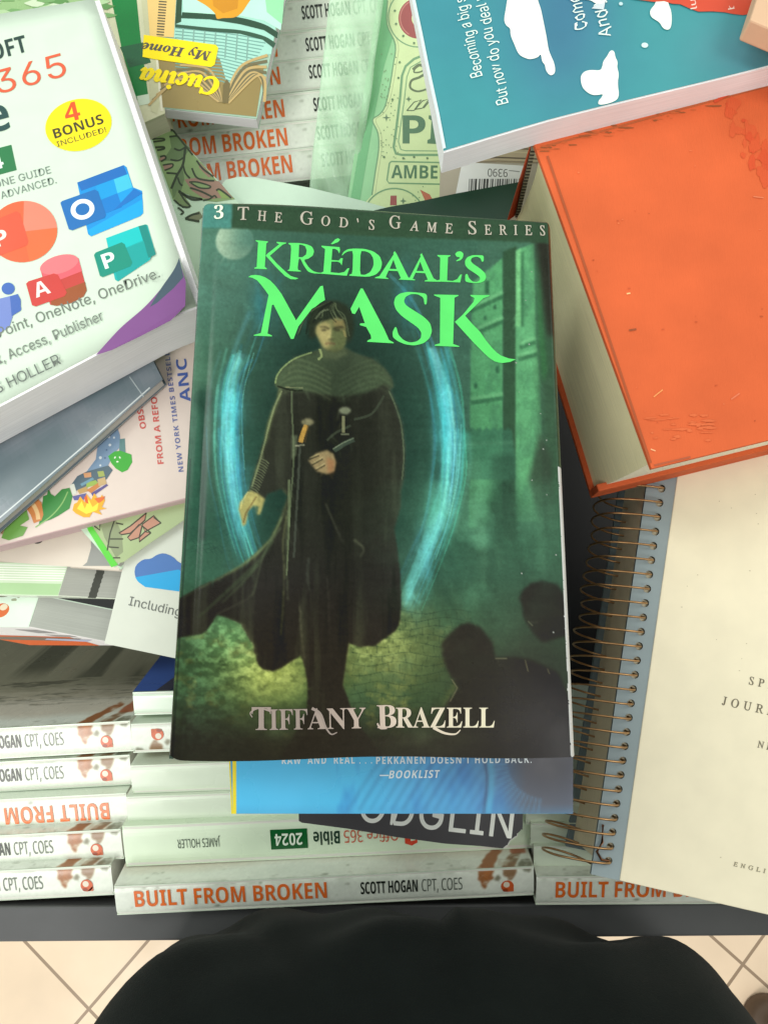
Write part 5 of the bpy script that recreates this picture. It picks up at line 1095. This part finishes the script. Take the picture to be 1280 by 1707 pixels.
tc = nd(nt, 'ShaderNodeTexCoord'); nz = nd(nt, 'ShaderNodeTexNoise'); nz.inputs['Scale'].default_value = 45; nz.inputs['Detail'].default_value = 4; nz.inputs['Distortion'].default_value = 1.5
bp = nd(nt, 'ShaderNodeBump'); bp.inputs['Strength'].default_value = .5; bp.inputs['Distance'].default_value = .003
nt.links.new(tc.outputs['Object'], nz.inputs['Vector']); nt.links.new(nz.outputs['Fac'], bp.inputs['Height']); nt.links.new(bp.outputs[0], pb.inputs['Normal'])
mb = MB(); PF = quad([(556, -70), (648, -70), (592, 345), (512, 345)], [.398, .405, .432, .426]); r = random.Random(2)
wf = lambda s, t: .0022 * math.sin(7 * t + 4 * s) * math.sin(3.1 * s + 9 * t) + .0012 * math.sin(23 * t - 11 * s)
slab(mb, PF, 0, .0002, 16, 40, (0, 0, 0, 0), wf, (.6, .9, .6), smooth=True)
o = mb.build('film_sleeve', film_m, None, PF[0]); o.location = PF[0]; tag(o, 'crinkled clear greenish plastic film over the author names of the far stack', 'plastic film')

# --- pale pad, dark green folder, book with a barcode sticker
def art_pad(D): D.stroke([(382, 300), (420, 295), (520, 312), (640, 344)], 2, (236, 246, 236), 1)
mb = MB(); top = [at(x, y, .4135) for x, y in [(352, 330), (376, 299), (398, 294), (424, 295), (520, 313), (600, 333), (660, 350), (660, 460), (345, 460)]]
k = len(mb.v); low = [p - Vector((0, 0, .004)) for p in top]
mb.add(top[::-1], lin((198, 222, 202)), None); mb.add(low, lin((198, 222, 202)), None)
for i in range(len(top)): j = (i + 1) % len(top); mb.add([top[i], low[i], low[j], top[j]], lin((206, 222, 206)), [(0, 0), (0, .004), (.02, .004), (.02, 0)])
o = mb.build('paper_pad', M['paper'], None, top[0]); o.location = top[0]; tag(o, 'blank pale mint paper pad peeping out above the top edge of the dark novel', 'paper pad')
mb = MB(); top = [at(x, y, .362) for x, y in spline([(600, 356), (650, 344), (690, 337), (760, 322), (820, 311), (864, 303)], 3) + [(842, 376), (838, 430), (600, 430)]]; low = [p - Vector((0, 0, .006)) for p in top]
mb.add(top[::-1], lin((26, 56, 42))); mb.add(low, lin((26, 56, 42)))
for i in range(len(top)): j = (i + 1) % len(top); mb.add([top[i], low[i], low[j], top[j]], lin((22, 46, 36)))
o = mb.build('folder', M['print'], None, top[0]); o.location = top[0]; tag(o, 'dark green folder showing as a curved strip above the right half of the dark novel', 'folder')
def art_bar(D):
    D.poly([(740, 236), (900, 236), (900, 272), (740, 268)], (196, 178, 150), 1)
    for y, c in ((246, (128, 112, 92)), (252, (214, 198, 166)), (262, (110, 98, 84)), (268, (150, 136, 114))): D.stroke([(760, y + 4), (830, y), (900, y + 3)], 2.5, c, 2)
    D.poly([(770, 248), (830, 246), (828, 262), (772, 264)], (98, 86, 74), 2)
    D.poly([(770, 270), (874, 276), (872, 330), (758, 330)], (236, 236, 236), 3); D.text('9390', (846, 282), (813, 281), 13, (84, 84, 84), 'msans', .006, z=5); D.stroke([(848, 284), (866, 286)], 1.5, (150, 150, 150), 4)
    r = random.Random(6); x = 782
    while x < 872:
        w = r.choice([1.2, 1.2, 2.4, 3.6]); D.poly([(x, 298), (x + w, 298), (x + w - 2, 330), (x - 2, 330)], (74, 74, 76), 5); x += w + r.choice([1.4, 2, 3])
book('stickered_book', 'book with a white barcode sticker between teal picture book and orange hardcover', quad([(735, 228), (905, 238), (900, 440), (730, 430)], .422), .015, (186, 176, 160), art=art_bar, mat='print')

# --- orange cloth hardcover
def art_orange(D):
    r = random.Random(12)
    D.stroke([(905, 244), (1000, 219), (1140, 180), (1290, 140)], 3.5, (180, 92, 52), 1)
    for i in range(40): t = r.uniform(0, 1) ** 1.5; x = 905 + 330 * t; y = 250 - 88 * t + r.uniform(-10, 5); D.poly(blob(x, y, r.uniform(2, 14), r.uniform(.5, 1.6), i, 9), (150, 84, 46) if i % 2 else (196, 96, 52), 2)
    for i in range(30): t = r.uniform(0, 1); x = 1215 + 62 * t + r.uniform(-12, 14); y = 165 + 140 * t + r.uniform(-26, 26); D.poly(blob(x, y, r.uniform(3, 11), r.uniform(3, 14), i, 10), r.choice([(206, 80, 44), (208, 86, 47), (210, 90, 50)]), 1 + (i % 3))
    for i in range(26): x, y = r.uniform(930, 1290), r.uniform(180, 740); s = r.uniform(.5, 1.4); x = max(x, 922 + (y - 238) * .34); D.poly(blob(x, y, s * r.uniform(1, 3), s, i, 7), r.choice([(180, 82, 46), (196, 88, 50), (222, 116, 72)]), 2)
    for a, b, w, c in (((1089, 662), (1104, 650), 1.8, (236, 160, 96)), ((1218, 666), (1232, 656), 2.4, (222, 122, 86)), ((1084, 749), (1092, 752), 2, (240, 180, 130)), ((1190, 170), (1226, 150), 5, (204, 76, 44)), ((1255, 328), (1272, 330), 2, (222, 124, 86)), ((1044, 490), (1050, 489), 2.5, (244, 190, 130)), ((1048, 551), (1060, 549), 3, (150, 80, 50))): D.stroke([a, b], w, c, 3)
    D.stroke([(912, 260), (960, 400), (1030, 610), (1084, 772)], 4, (168, 84, 50), 1); D.stroke([(1090, 776), (1150, 762)], 3, (176, 92, 62), 1)
    for i in range(24): x, y = r.uniform(1080, 1190), r.uniform(690, 740); D.poly(blob(x, y, r.uniform(4, 16), r.uniform(1, 2.5), i, 9), (216, 106, 62), 1)
P_or = quad([(889, 236), (1420, 93), (1560, 665), (1086, 781)], .340)
def orange_book():
    T = .081; P = P_or; n = Vector((0, 0, 1)); c = sum(P, Vector()) / 4
    root = empty('cloth_hardcover', c - n * T, 'thick worn orange cloth hardcover with cream page edges, at the right', 'book'); O = root.location.copy(); oc = (212, 98, 54)
    mb = MB(); slab(mb, P, 0, .0026, 20, 20, col=lin(oc), smooth=False); art_orange(Deck(mb, P, None, n, lift=.00005)); mb.build('front_cover', M['cloth'], root, O, bevel=0)
    mb = MB(); PB = [p.copy() for p in P]; PB[3] = P[3] + (P[2] - P[3]).normalized() * .0005
    B = [at(846, 374, .340 + T), at(1330, 246, .340 + T), at(1450, 716, .340 + T), at(984, 831, .340 + T)]; dn = (P[3] - P[0]).normalized()
    # page block with a hollowed fore-edge and a swollen foot corner
    nu, nv_ = 14, 10; e = (P[3] - P[0]); w = (P[1] - P[0]).normalized(); w2 = (P[2] - P[3]).normalized(); vv = []
    for j in range(nv_ + 1):
        d = j / nv_; row = []
        for i in range(nu + 1):
            t = i / nu; u_ = t * .966 + .012; p = (P[0] + e * u_ - n * .0026).lerp(B[0] + (B[3] - B[0]) * u_ + n * .003, d) + w.lerp(w2, t) * (.004 + .003 * math.sin(math.pi * d) - .001 * d); row.append(p)
        vv.append(row)
    for j in range(nv_):
        for i in range(nu): mb.add([vv[j][i], vv[j + 1][i], vv[j + 1][i + 1], vv[j][i + 1]], lin((252, 244, 198)), [(i * .012, j * .0065), (i * .012, j * .0065 + .0065), (i * .012 + .012, j * .0065 + .0065), (i * .012 + .012, j * .0065)])
    far = [P[1] - w * .006 + (P[2] - P[1]) * .012, P[1] - w * .006 + (P[2] - P[1]) * .978]; fb = [B[1] + n * .003, B[1] + n * .003 + (B[2] - B[1]) * .978]
    fr = lambda k, j: (far[k] - n * .0026).lerp(fb[k], j / nv_)
    for j in range(nv_):                     # foot and head ends
        d0, d1 = T * j / nv_, T * (j + 1) / nv_
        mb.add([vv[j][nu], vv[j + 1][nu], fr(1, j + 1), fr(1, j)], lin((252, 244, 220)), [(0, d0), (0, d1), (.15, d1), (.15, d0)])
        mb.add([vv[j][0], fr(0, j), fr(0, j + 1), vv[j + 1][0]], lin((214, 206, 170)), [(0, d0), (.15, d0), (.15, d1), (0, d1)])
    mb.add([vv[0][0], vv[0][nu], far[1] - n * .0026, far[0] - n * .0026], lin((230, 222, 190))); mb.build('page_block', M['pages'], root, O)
    mb = MB(); slab(mb, B, -.003, 0, 1, 1, col=lin(oc), n=n)
    lip = [B[3] - dn * .0042 + w * .0002, B[2] - dn * .0042, B[2] - dn * .0001, B[3] - dn * .0001 + w * .0002]
    slab(mb, lip, -.0165, -.0031, 1, 1, col=lin(oc), n=n); mb.build('back_cover', M['cloth'], root, O, bevel=.0006)
    mb = MB(); a_ = P[0] - w * .0002 - dn * .0008 - n * .003; b_ = B[0] + n * .004 - w * .001      # worn cloth turned in at the head
    mb.add([a_, b_, b_ + w * .0055 - dn * .002, a_ + w * .0012 - dn * .002], lin((196, 78, 44))); mb.add([a_ - dn * .0012, a_, b_, b_ - dn * .0012][::-1], lin((196, 78, 44)))
    mb.build('cloth_turn_in', M['cloth'], root, O)
    mb = MB()                                # dark speckled cord at the head of the block
    a = P[0] - n * .005 + w * .0012 - dn * .0005; b = B[0] + n * .006 + w * .0052 - dn * .0005
    for i in range(46):
        p = a.lerp(b, (i + .5) / 46); s = .0010; cc = lin((60, 56, 46) if i % 2 else (150, 144, 124))
        qd = [Vector((p.x - s * 1.2, p.y + s, p.z + s * .7)), Vector((p.x + s * 1.2, p.y + s, p.z + s * .7)), Vector((p.x + s * 1.2, p.y - s, p.z + s * .7)), Vector((p.x - s * 1.2, p.y - s, p.z + s * .7))]; slab(mb, qd, 0, s * 1.5, 1, 1, col=cc, n=n)
    mb.build('headband', M['cloth'], root, O)
    mb = MB(); slab(mb, [P[1], P[1] + w * .002, P[2] + w * .002, P[2]], 0, T, 1, 1, col=lin(oc), n=n); mb.build('spine', M['cloth'], root, O)
orange_book()

# --- teal picture book
def art_teal(D):
    D.base = .0007
    ink = (226, 240, 232)
    z7 = lambda p: zt(550, 0, .3125, p); z8 = lambda p: zt(850, 0, .336, p)
    P = D.P; C = Canvas(600, -120, 900, 460, (60, 146, 152)); n = C.noise(320, 260, 4, 71); g = lambda cx, cy, rx, ry: np.exp(-(((C.X - cx) / rx) ** 2 + ((C.Y - cy) / ry) ** 2))
    C.over(g(930, 20, 90, 150), (58, 110, 142), .95); C.over(g(740, 30, 90, 90), (54, 132, 148), .6); C.over(g(1250, 90, 90, 60), (94, 140, 156), .7); C.over(np.clip((n - .5) * 4, 0, 1), (68, 154, 150), .3); C.over(np.clip((.47 - n) * 4, 0, 1), (60, 136, 152), .3)
    nx, ny = 60, 30
    for j in range(ny):
        for i in range(nx):
            q = []
            for a, b in ((i, j), (i, j + 1), (i + 1, j + 1), (i + 1, j)):
                s, t = a / nx, b / ny; q.append((P[0] * (1 - s) + P[1] * s) * (1 - t) + (P[3] * (1 - s) + P[2] * s) * t + D.n * (D.warp(s, t) + .0003))
            D.mb.add(q, [lin(c * 255) for c in C.sample(topx(np.array([v[:] for v in q])))])
    for q in (z7([(945, -10), (935, 60), (924, 120), (936, 150), (960, 165), (958, 200), (985, 262), (995, 290), (1012, 312), (1040, 325), (1062, 332), (1105, 322), (1120, 300), (1126, 345), (1142, 360), (1146, 392), (1168, 420), (1190, 412), (1197, 390), (1190, 350), (1176, 320), (1160, 280), (1150, 210), (1138, 150), (1128, 100), (1120, 60), (1105, 20), (1100, -10)]),
              z8([(343, 402), (352, 380), (370, 367), (400, 362), (442, 366), (452, 345), (455, 320), (475, 295), (486, 272), (498, 263), (512, 270), (516, 300), (528, 320), (524, 350), (534, 382), (526, 430), (536, 500), (500, 526), (430, 540), (432, 515), (448, 500), (455, 482), (430, 488), (400, 488), (370, 470), (350, 445)]),
              z8([(688, 72), (695, 52), (715, 32), (725, -10), (775, -10), (782, 30), (795, 60), (798, 110), (792, 150), (775, 160), (752, 150), (738, 122), (715, 108), (695, 95)]), z8([(265, 10), (300, -20), (480, -20), (472, 10), (460, 30), (420, 32), (395, 12), (330, 8)])):
        D.poly(chaikin(q, 2, .25), (238, 244, 236), 3)
    D.poly(z8(ell(662, 237, 17, 13, 0, 14)), (206, 232, 230), 3); D.poly(z8(ell(545, 30, 10, 9, 0, 12)), (190, 220, 224), 3); D.poly(z8([(425, 30), (470, 10), (460, 60), (400, 55)]), (204, 214, 220), 2)
    D.poly(z8([(560, -30), (600, 4), (660, 12), (710, 18), (760, 14), (800, 26), (840, 28), (880, 46), (930, 64), (1000, 62), (1060, 66), (1100, 74), (1150, 80), (1195, 72), (1240, 30), (1260, -40), (1100, -150), (700, -150)]), (208, 74, 46), 4)
    for x in (905, 1092): D.text('lull' if x < 1000 else 'but', zt(850, 0, .336, [(x + 18, 48)])[0], zt(850, 0, .336, [(x + 2, -40)])[0], 11, (236, 214, 200), 'sans', .01, z=6)
    D.text('Becoming a big sister', (805, 129), (766, -36), 19, ink, 'sans', z=5, jit=.07)
    D.text('But now do you deal with', (848, 174), (802, -30), 19, ink, 'sans', z=5, jit=.07); D.text('Come', (977, 52), (965, -4), 20, ink, 'sans', z=5, jit=.08); D.text('And you', (1018, 64), (996, -30), 21, ink, 'sans', z=5, jit=.08)
    e = [D.P[3], D.P[2]]
    D.stroke([(687, -10), (700, 50), (712, 110), (730, 190), (741, 244)], 5, (206, 226, 226), 6)
P_t = quad([(668, -130), (1400, -230), (1420, 76), (740, 246)], .326)
book('picture_book', 'teal picture book with white clouds and sideways handwriting, at the top right', P_t, .0165, (70, 166, 172), (238, 238, 240), art=art_teal, warp=lambda s, t: .004 * s * max(0, t - .3) - .0035 * max(0, t - .75) * 4 * max(0, .25 - s) * 4 * .6 + .001 * math.sin(6 * s), mat='print', back=(236, 238, 238), edge=(226, 232, 232), pins=(.0, .0, .0, -.0006), nx=24, ny=16)
mb = MB(); slab(mb, quad([(1296, -110), (1460, -110), (1460, 120), (1250, 32)], .30), 0, .012, 1, 1, col=lin((214, 178, 146))); c = at(1300, 20, .31)
o = mb.build('cardboard_box', M['paper'], None, c, bevel=.001); o.location = c; tag(o, 'corner of a plain tan cardboard box in the top right corner, on the teal book', 'box')
book('photo_book', 'book with blotchy grassy green cover at the top edge behind the mint manual', quad([(-60, -120), (190, -130), (182, 70), (-60, 80)], .392), .02, (150, 186, 128), art=lambda D: [D.poly(blob(random.Random(i).uniform(-50, 180), random.Random(i + 99).uniform(-60, 60), 16, 5, i, 10), random.Random(i).choice([(96, 146, 82), (176, 206, 158), (120, 166, 104), (206, 222, 190)]), 1 + i % 4) for i in range(90)] and None)

# --- spiral notebook
def notebook():
    H = .4215; T = .047; n = Vector((0, 0, 1)); P = quad([(1093, 700), (1660, 700), (1560, 1585), (985, 1458)], H)
    root = empty('spiral_notebook', sum(P, Vector()) / 4 - n * T, 'cream covered notebook with brass coil binding and blue-grey board edge', 'notebook'); O = root.location.copy()
    holes = [(1102.5 + (1014 - 1102.5) * i / 26, 814.5 + (1435.5 - 814.5) * i / 26) for i in range(27)]
    mb = MB(); D = Deck(mb, P, None, n, lift=0)
    outer = [(1091, 716), (1224, 716), (1118, 1488), (985, 1458)]
    hl = [ell(x, y, 6.6, 6.6, 0, 14) for x, y in holes]
    D.poly(outer, (146, 160, 164), 0, holes=hl); k = len(mb.v)
    for h in hl + [outer]:
        t = [D.pt(p, 0) for p in h]; b = [p - n * .0022 for p in t]
        for i in range(len(t)): j = (i + 1) % len(t); mb.add([t[i], t[j], b[j], b[i]], lin((96, 108, 112) if h is outer else (60, 56, 44)))
    mb.build('cover_board', M['board'], root, O)
    mb = MB(); Q = quad([(1142, 705), (1660, 705), (1560, 1590), (1033, 1469)], H - .0006); slab(mb, Q, 0, .0026, 1, 1, col=lin((246, 236, 208)))
    D = Deck(mb, Q, None, n, lift=.0); gy = (120, 112, 94)
    D.text('SPIRAL', (1248, 1141), (1340, 1160), 13, gy, 'mi', 0, 1.5, shear=-.25, dup=.3); D.text('JOURNAL', (1203, 1175), (1330, 1203), 14, gy, 'mi', 0, 1.5, shear=-.25, dup=.3); D.text('NEW', (1262, 1246), (1306, 1256), 11, gy, 'mi', 0, 1.4, shear=-.25, dup=.3); D.text('ENGLISH', (1222, 1444), (1300, 1462), 7, (150, 142, 118), 'mi', 0, 1.6, shear=-.25, dup=.3)
    r = random.Random(9)
    for i in range(14): x, y = r.uniform(1120, 1280), r.uniform(820, 1480); D.poly(blob(x, y, r.uniform(.6, 1.8), .8, i, 7), (196, 182, 150), 1)
    mb.build('front_cover', M['paper'], root, O, bevel=.0004)
    mb = MB(); slab(mb, P, .0024, T - .003, 1, 1, (.0004, .004, .003, .009), col=lin((226, 214, 184))); mb.build('page_block', M['pages'], root, O)
    mb = MB(); slab(mb, P, T - .003, T, 1, 1, (-.0035, 0, 0, .004), col=lin((112, 128, 132))); mb.build('back_cover', M['board'], root, O, bevel=.0006)
    # coil: one loop per hole
    left = (P[0] - P[1]).normalized(); along = (P[3] - P[0]).normalized(); left = (left - along * left.dot(along)).normalized()
    def tube(mb, pts, rad, col):
        N = 6; k0 = len(mb.v)
        for i, p in enumerate(pts):
            a = pts[max(0, i - 1)]; b = pts[min(len(pts) - 1, i + 1)]; tdir = (b - a).normalized(); u = tdir.cross(along).normalized(); v = tdir.cross(u)
            for q in range(N): an = 2 * math.pi * q / N; mb.v.append(tuple(p + u * (rad * math.cos(an)) + v * (rad * math.sin(an))))
        for i in range(len(pts) - 1):
            for q in range(N): mb.face([k0 + i * N + q, k0 + i * N + (q + 1) % N, k0 + (i + 1) * N + (q + 1) % N, k0 + (i + 1) * N + q], lin(col), smooth=True)
    mb = MB(); step = (at(*holes[1], H) - at(*holes[0], H)); r = random.Random(1)
    for i, h in enumerate(holes):
        p = at(*h, H); pts = []; rx, rz = .0158 + r.uniform(-.0006, .0006), .0285
        for a in range(0, 33):
            t = math.radians(-22 + a * (352 / 32)); pts.append(p + left * (rx * (1 - math.cos(t)) - .0005) + n * (-rz * .83 + rz * math.sin(t + .62 * math.cos(t / 2) ** 2) if False else -.0150 + .0195 * math.sin(t + math.radians(58) * max(0, 1 - t / 2.4))) + step * (a / 32 * .9 - .05))
        tube(mb, pts, .00062, (176, 138, 96))
    p = at(*holes[-1], H); tube(mb, [p + n * .001, p + left * .004 + n * .0016, p + left * .007 - step * .4 + n * .002, p + left * .005 - step * 1.0 + n * .002, p + left * .006 - step * 2.0 + n * .002], .0007, (150, 104, 74))
    mb.build('coil_binding', M['brass'], root, O)
notebook()

# ------------------------------------------------------------------ the reader standing at the bin, and a chair foot
def person():
    mb = MB()
    def loft(rows, N=40, e=2.9):
        k0 = len(mb.v)
        for (cx, cy, z, rx, ry) in rows:
            for i in range(N):
                t = 2 * math.pi * i / N; c, s = math.cos(t), math.sin(t)
                mb.v.append((cx + rx * math.copysign(abs(c) ** (2 / e), c), cy + ry * math.copysign(abs(s) ** (2 / e), s), z))
        for j in range(len(rows) - 1):
            for i in range(N): mb.face([k0 + j * N + i, k0 + j * N + (i + 1) % N, k0 + (j + 1) * N + (i + 1) % N, k0 + (j + 1) * N + i], lin((24, 33, 31)), smooth=True)
        mb.face([k0 + i for i in range(N)][::-1], lin((24, 33, 31))); mb.face([k0 + (len(rows) - 1) * N + i for i in range(N)], lin((24, 33, 31)))
    cx = .019
    loft([(cx, -.335, .74, .150, .145), (cx, -.332, .80, .150, .150), (cx, -.322, .845, .155, .155), (cx, -.312, .872, .168, .170), (cx, -.303, .90, .174, .180), (cx, -.303, .95, .172, .186), (cx, -.306, .975, .172, .178), (cx, -.312, 1.01, .175, .158), (cx, -.322, 1.06, .18, .138), (cx, -.33, 1.16, .195, .13), (cx, -.335, 1.26, .21, .12), (cx, -.34, 1.34, .205, .10), (cx, -.34, 1.40, .15, .08), (cx, -.34, 1.43, .07, .06)], 56, 4.2)
    for sx in (-1, 1): loft([(cx + sx * .10, -.33, .06, .055, .06), (cx + sx * .10, -.33, .30, .065, .07), (cx + sx * .10, -.33, .50, .075, .08), (cx + sx * .098, -.33, .65, .088, .10), (cx + sx * .095, -.33, .78, .10, .125)], 28, 2.1)
    for sx in (-1, 1): loft([(cx + sx * .10, -.28, 0.0, .05, .135), (cx + sx * .10, -.285, .05, .048, .125), (cx + sx * .10, -.32, .09, .045, .07)], 24, 2.2)
    for sx in (-1, 1): loft([(cx + sx * .20, -.36, 1.08, .045, .05), (cx + sx * .235, -.35, 1.2, .055, .06), (cx + sx * .20, -.345, 1.33, .06, .06), (cx + sx * .15, -.34, 1.38, .04, .04)], 24, 2.1)
    O = Vector((cx, -.33, 0)); o = mb.build('person', M['fabric'], None, O); o.location = O
    rm = o.modifiers.new('skin', 'REMESH'); rm.mode = 'VOXEL'; rm.voxel_size = .007; rm.use_smooth_shade = True
    sm = o.modifiers.new('soft', 'SMOOTH'); sm.iterations = 10; sm.factor = .5
    dg = bpy.context.evaluated_depsgraph_get(); me = bpy.data.meshes.new_from_object(o.evaluated_get(dg)); o.modifiers.clear(); o.data = me
    co = np.empty(len(me.vertices) * 3); me.vertices.foreach_get('co', co); co = co.reshape(-1, 3)
    x, y, z = co[:, 0], co[:, 1] + O.y, co[:, 2]
    d = np.zeros(len(co))
    wz = np.exp(-((z - .91) / .09) ** 2)
    xs_ = x + O.x - .027
    d -= .005 * np.exp(-(xs_ / .018) ** 2) * wz + .004 * np.exp(-(xs_ / .0035) ** 2) * wz               # front seam in its hollow
    d += .003 * np.exp(-((np.abs(xs_) - .008) / .003) ** 2) * wz
    d += wz * (.0065 * np.sin(x * 41 + 1.3 * np.sin(z * 22)) * np.sin(z * 27 + x * 9 + 1) + .0025 * np.sin(x * 95 + z * 60) * np.sin(z * 70 - x * 30))
    d -= .004 * wz * np.exp(-((x + .11 - (z - .9) * .8) / .012) ** 2) + .004 * wz * np.exp(-((x - .10 + (z - .9) * .6) / .014) ** 2)
    co[:, 1] += d * (y > -.25)
    me.vertices.foreach_set('co', co.reshape(-1)); 
    if 'Col' in me.color_attributes: me.color_attributes.remove(me.color_attributes['Col'])
    ca = me.color_attributes.new('Col', 'FLOAT_COLOR', 'POINT'); cv = np.ones((len(co), 4)); cv[:, :3] = lin((15, 21, 19)); ca.data.foreach_set('color', cv.reshape(-1))
    me.polygons.foreach_set('use_smooth', [True] * len(me.polygons)); me.materials.clear(); me.materials.append(M['fabric']); me.update()
    tag(o, 'person in plain black clothes standing close against the front edge of the bin', 'person')
person()
c = at(1300, 1720, CAMZ - .05); mb = MB(); k0 = 0; N = 24
rows = [(0, .030), (.004, .036), (.03, .036), (.034, .030), (.034, .016), (.42, .014)]
for z, r_ in rows:
    for i in range(N): a = 2 * math.pi * i / N; mb.v.append((c.x + r_ * math.cos(a), c.y + r_ * math.sin(a), z))
for j in range(len(rows) - 1):
    for i in range(N): mb.face([j * N + i, j * N + (i + 1) % N, (j + 1) * N + (i + 1) % N, (j + 1) * N + i], lin((92, 74, 58)), smooth=True)
mb.face([(len(rows) - 1) * N + i for i in range(N)], lin((92, 74, 58)))
c.z = 0; o = mb.build('furniture_foot', M['board'], None, c); o.location = c; tag(o, 'brown round furniture foot on the tiles at the lower right corner', 'furniture foot')
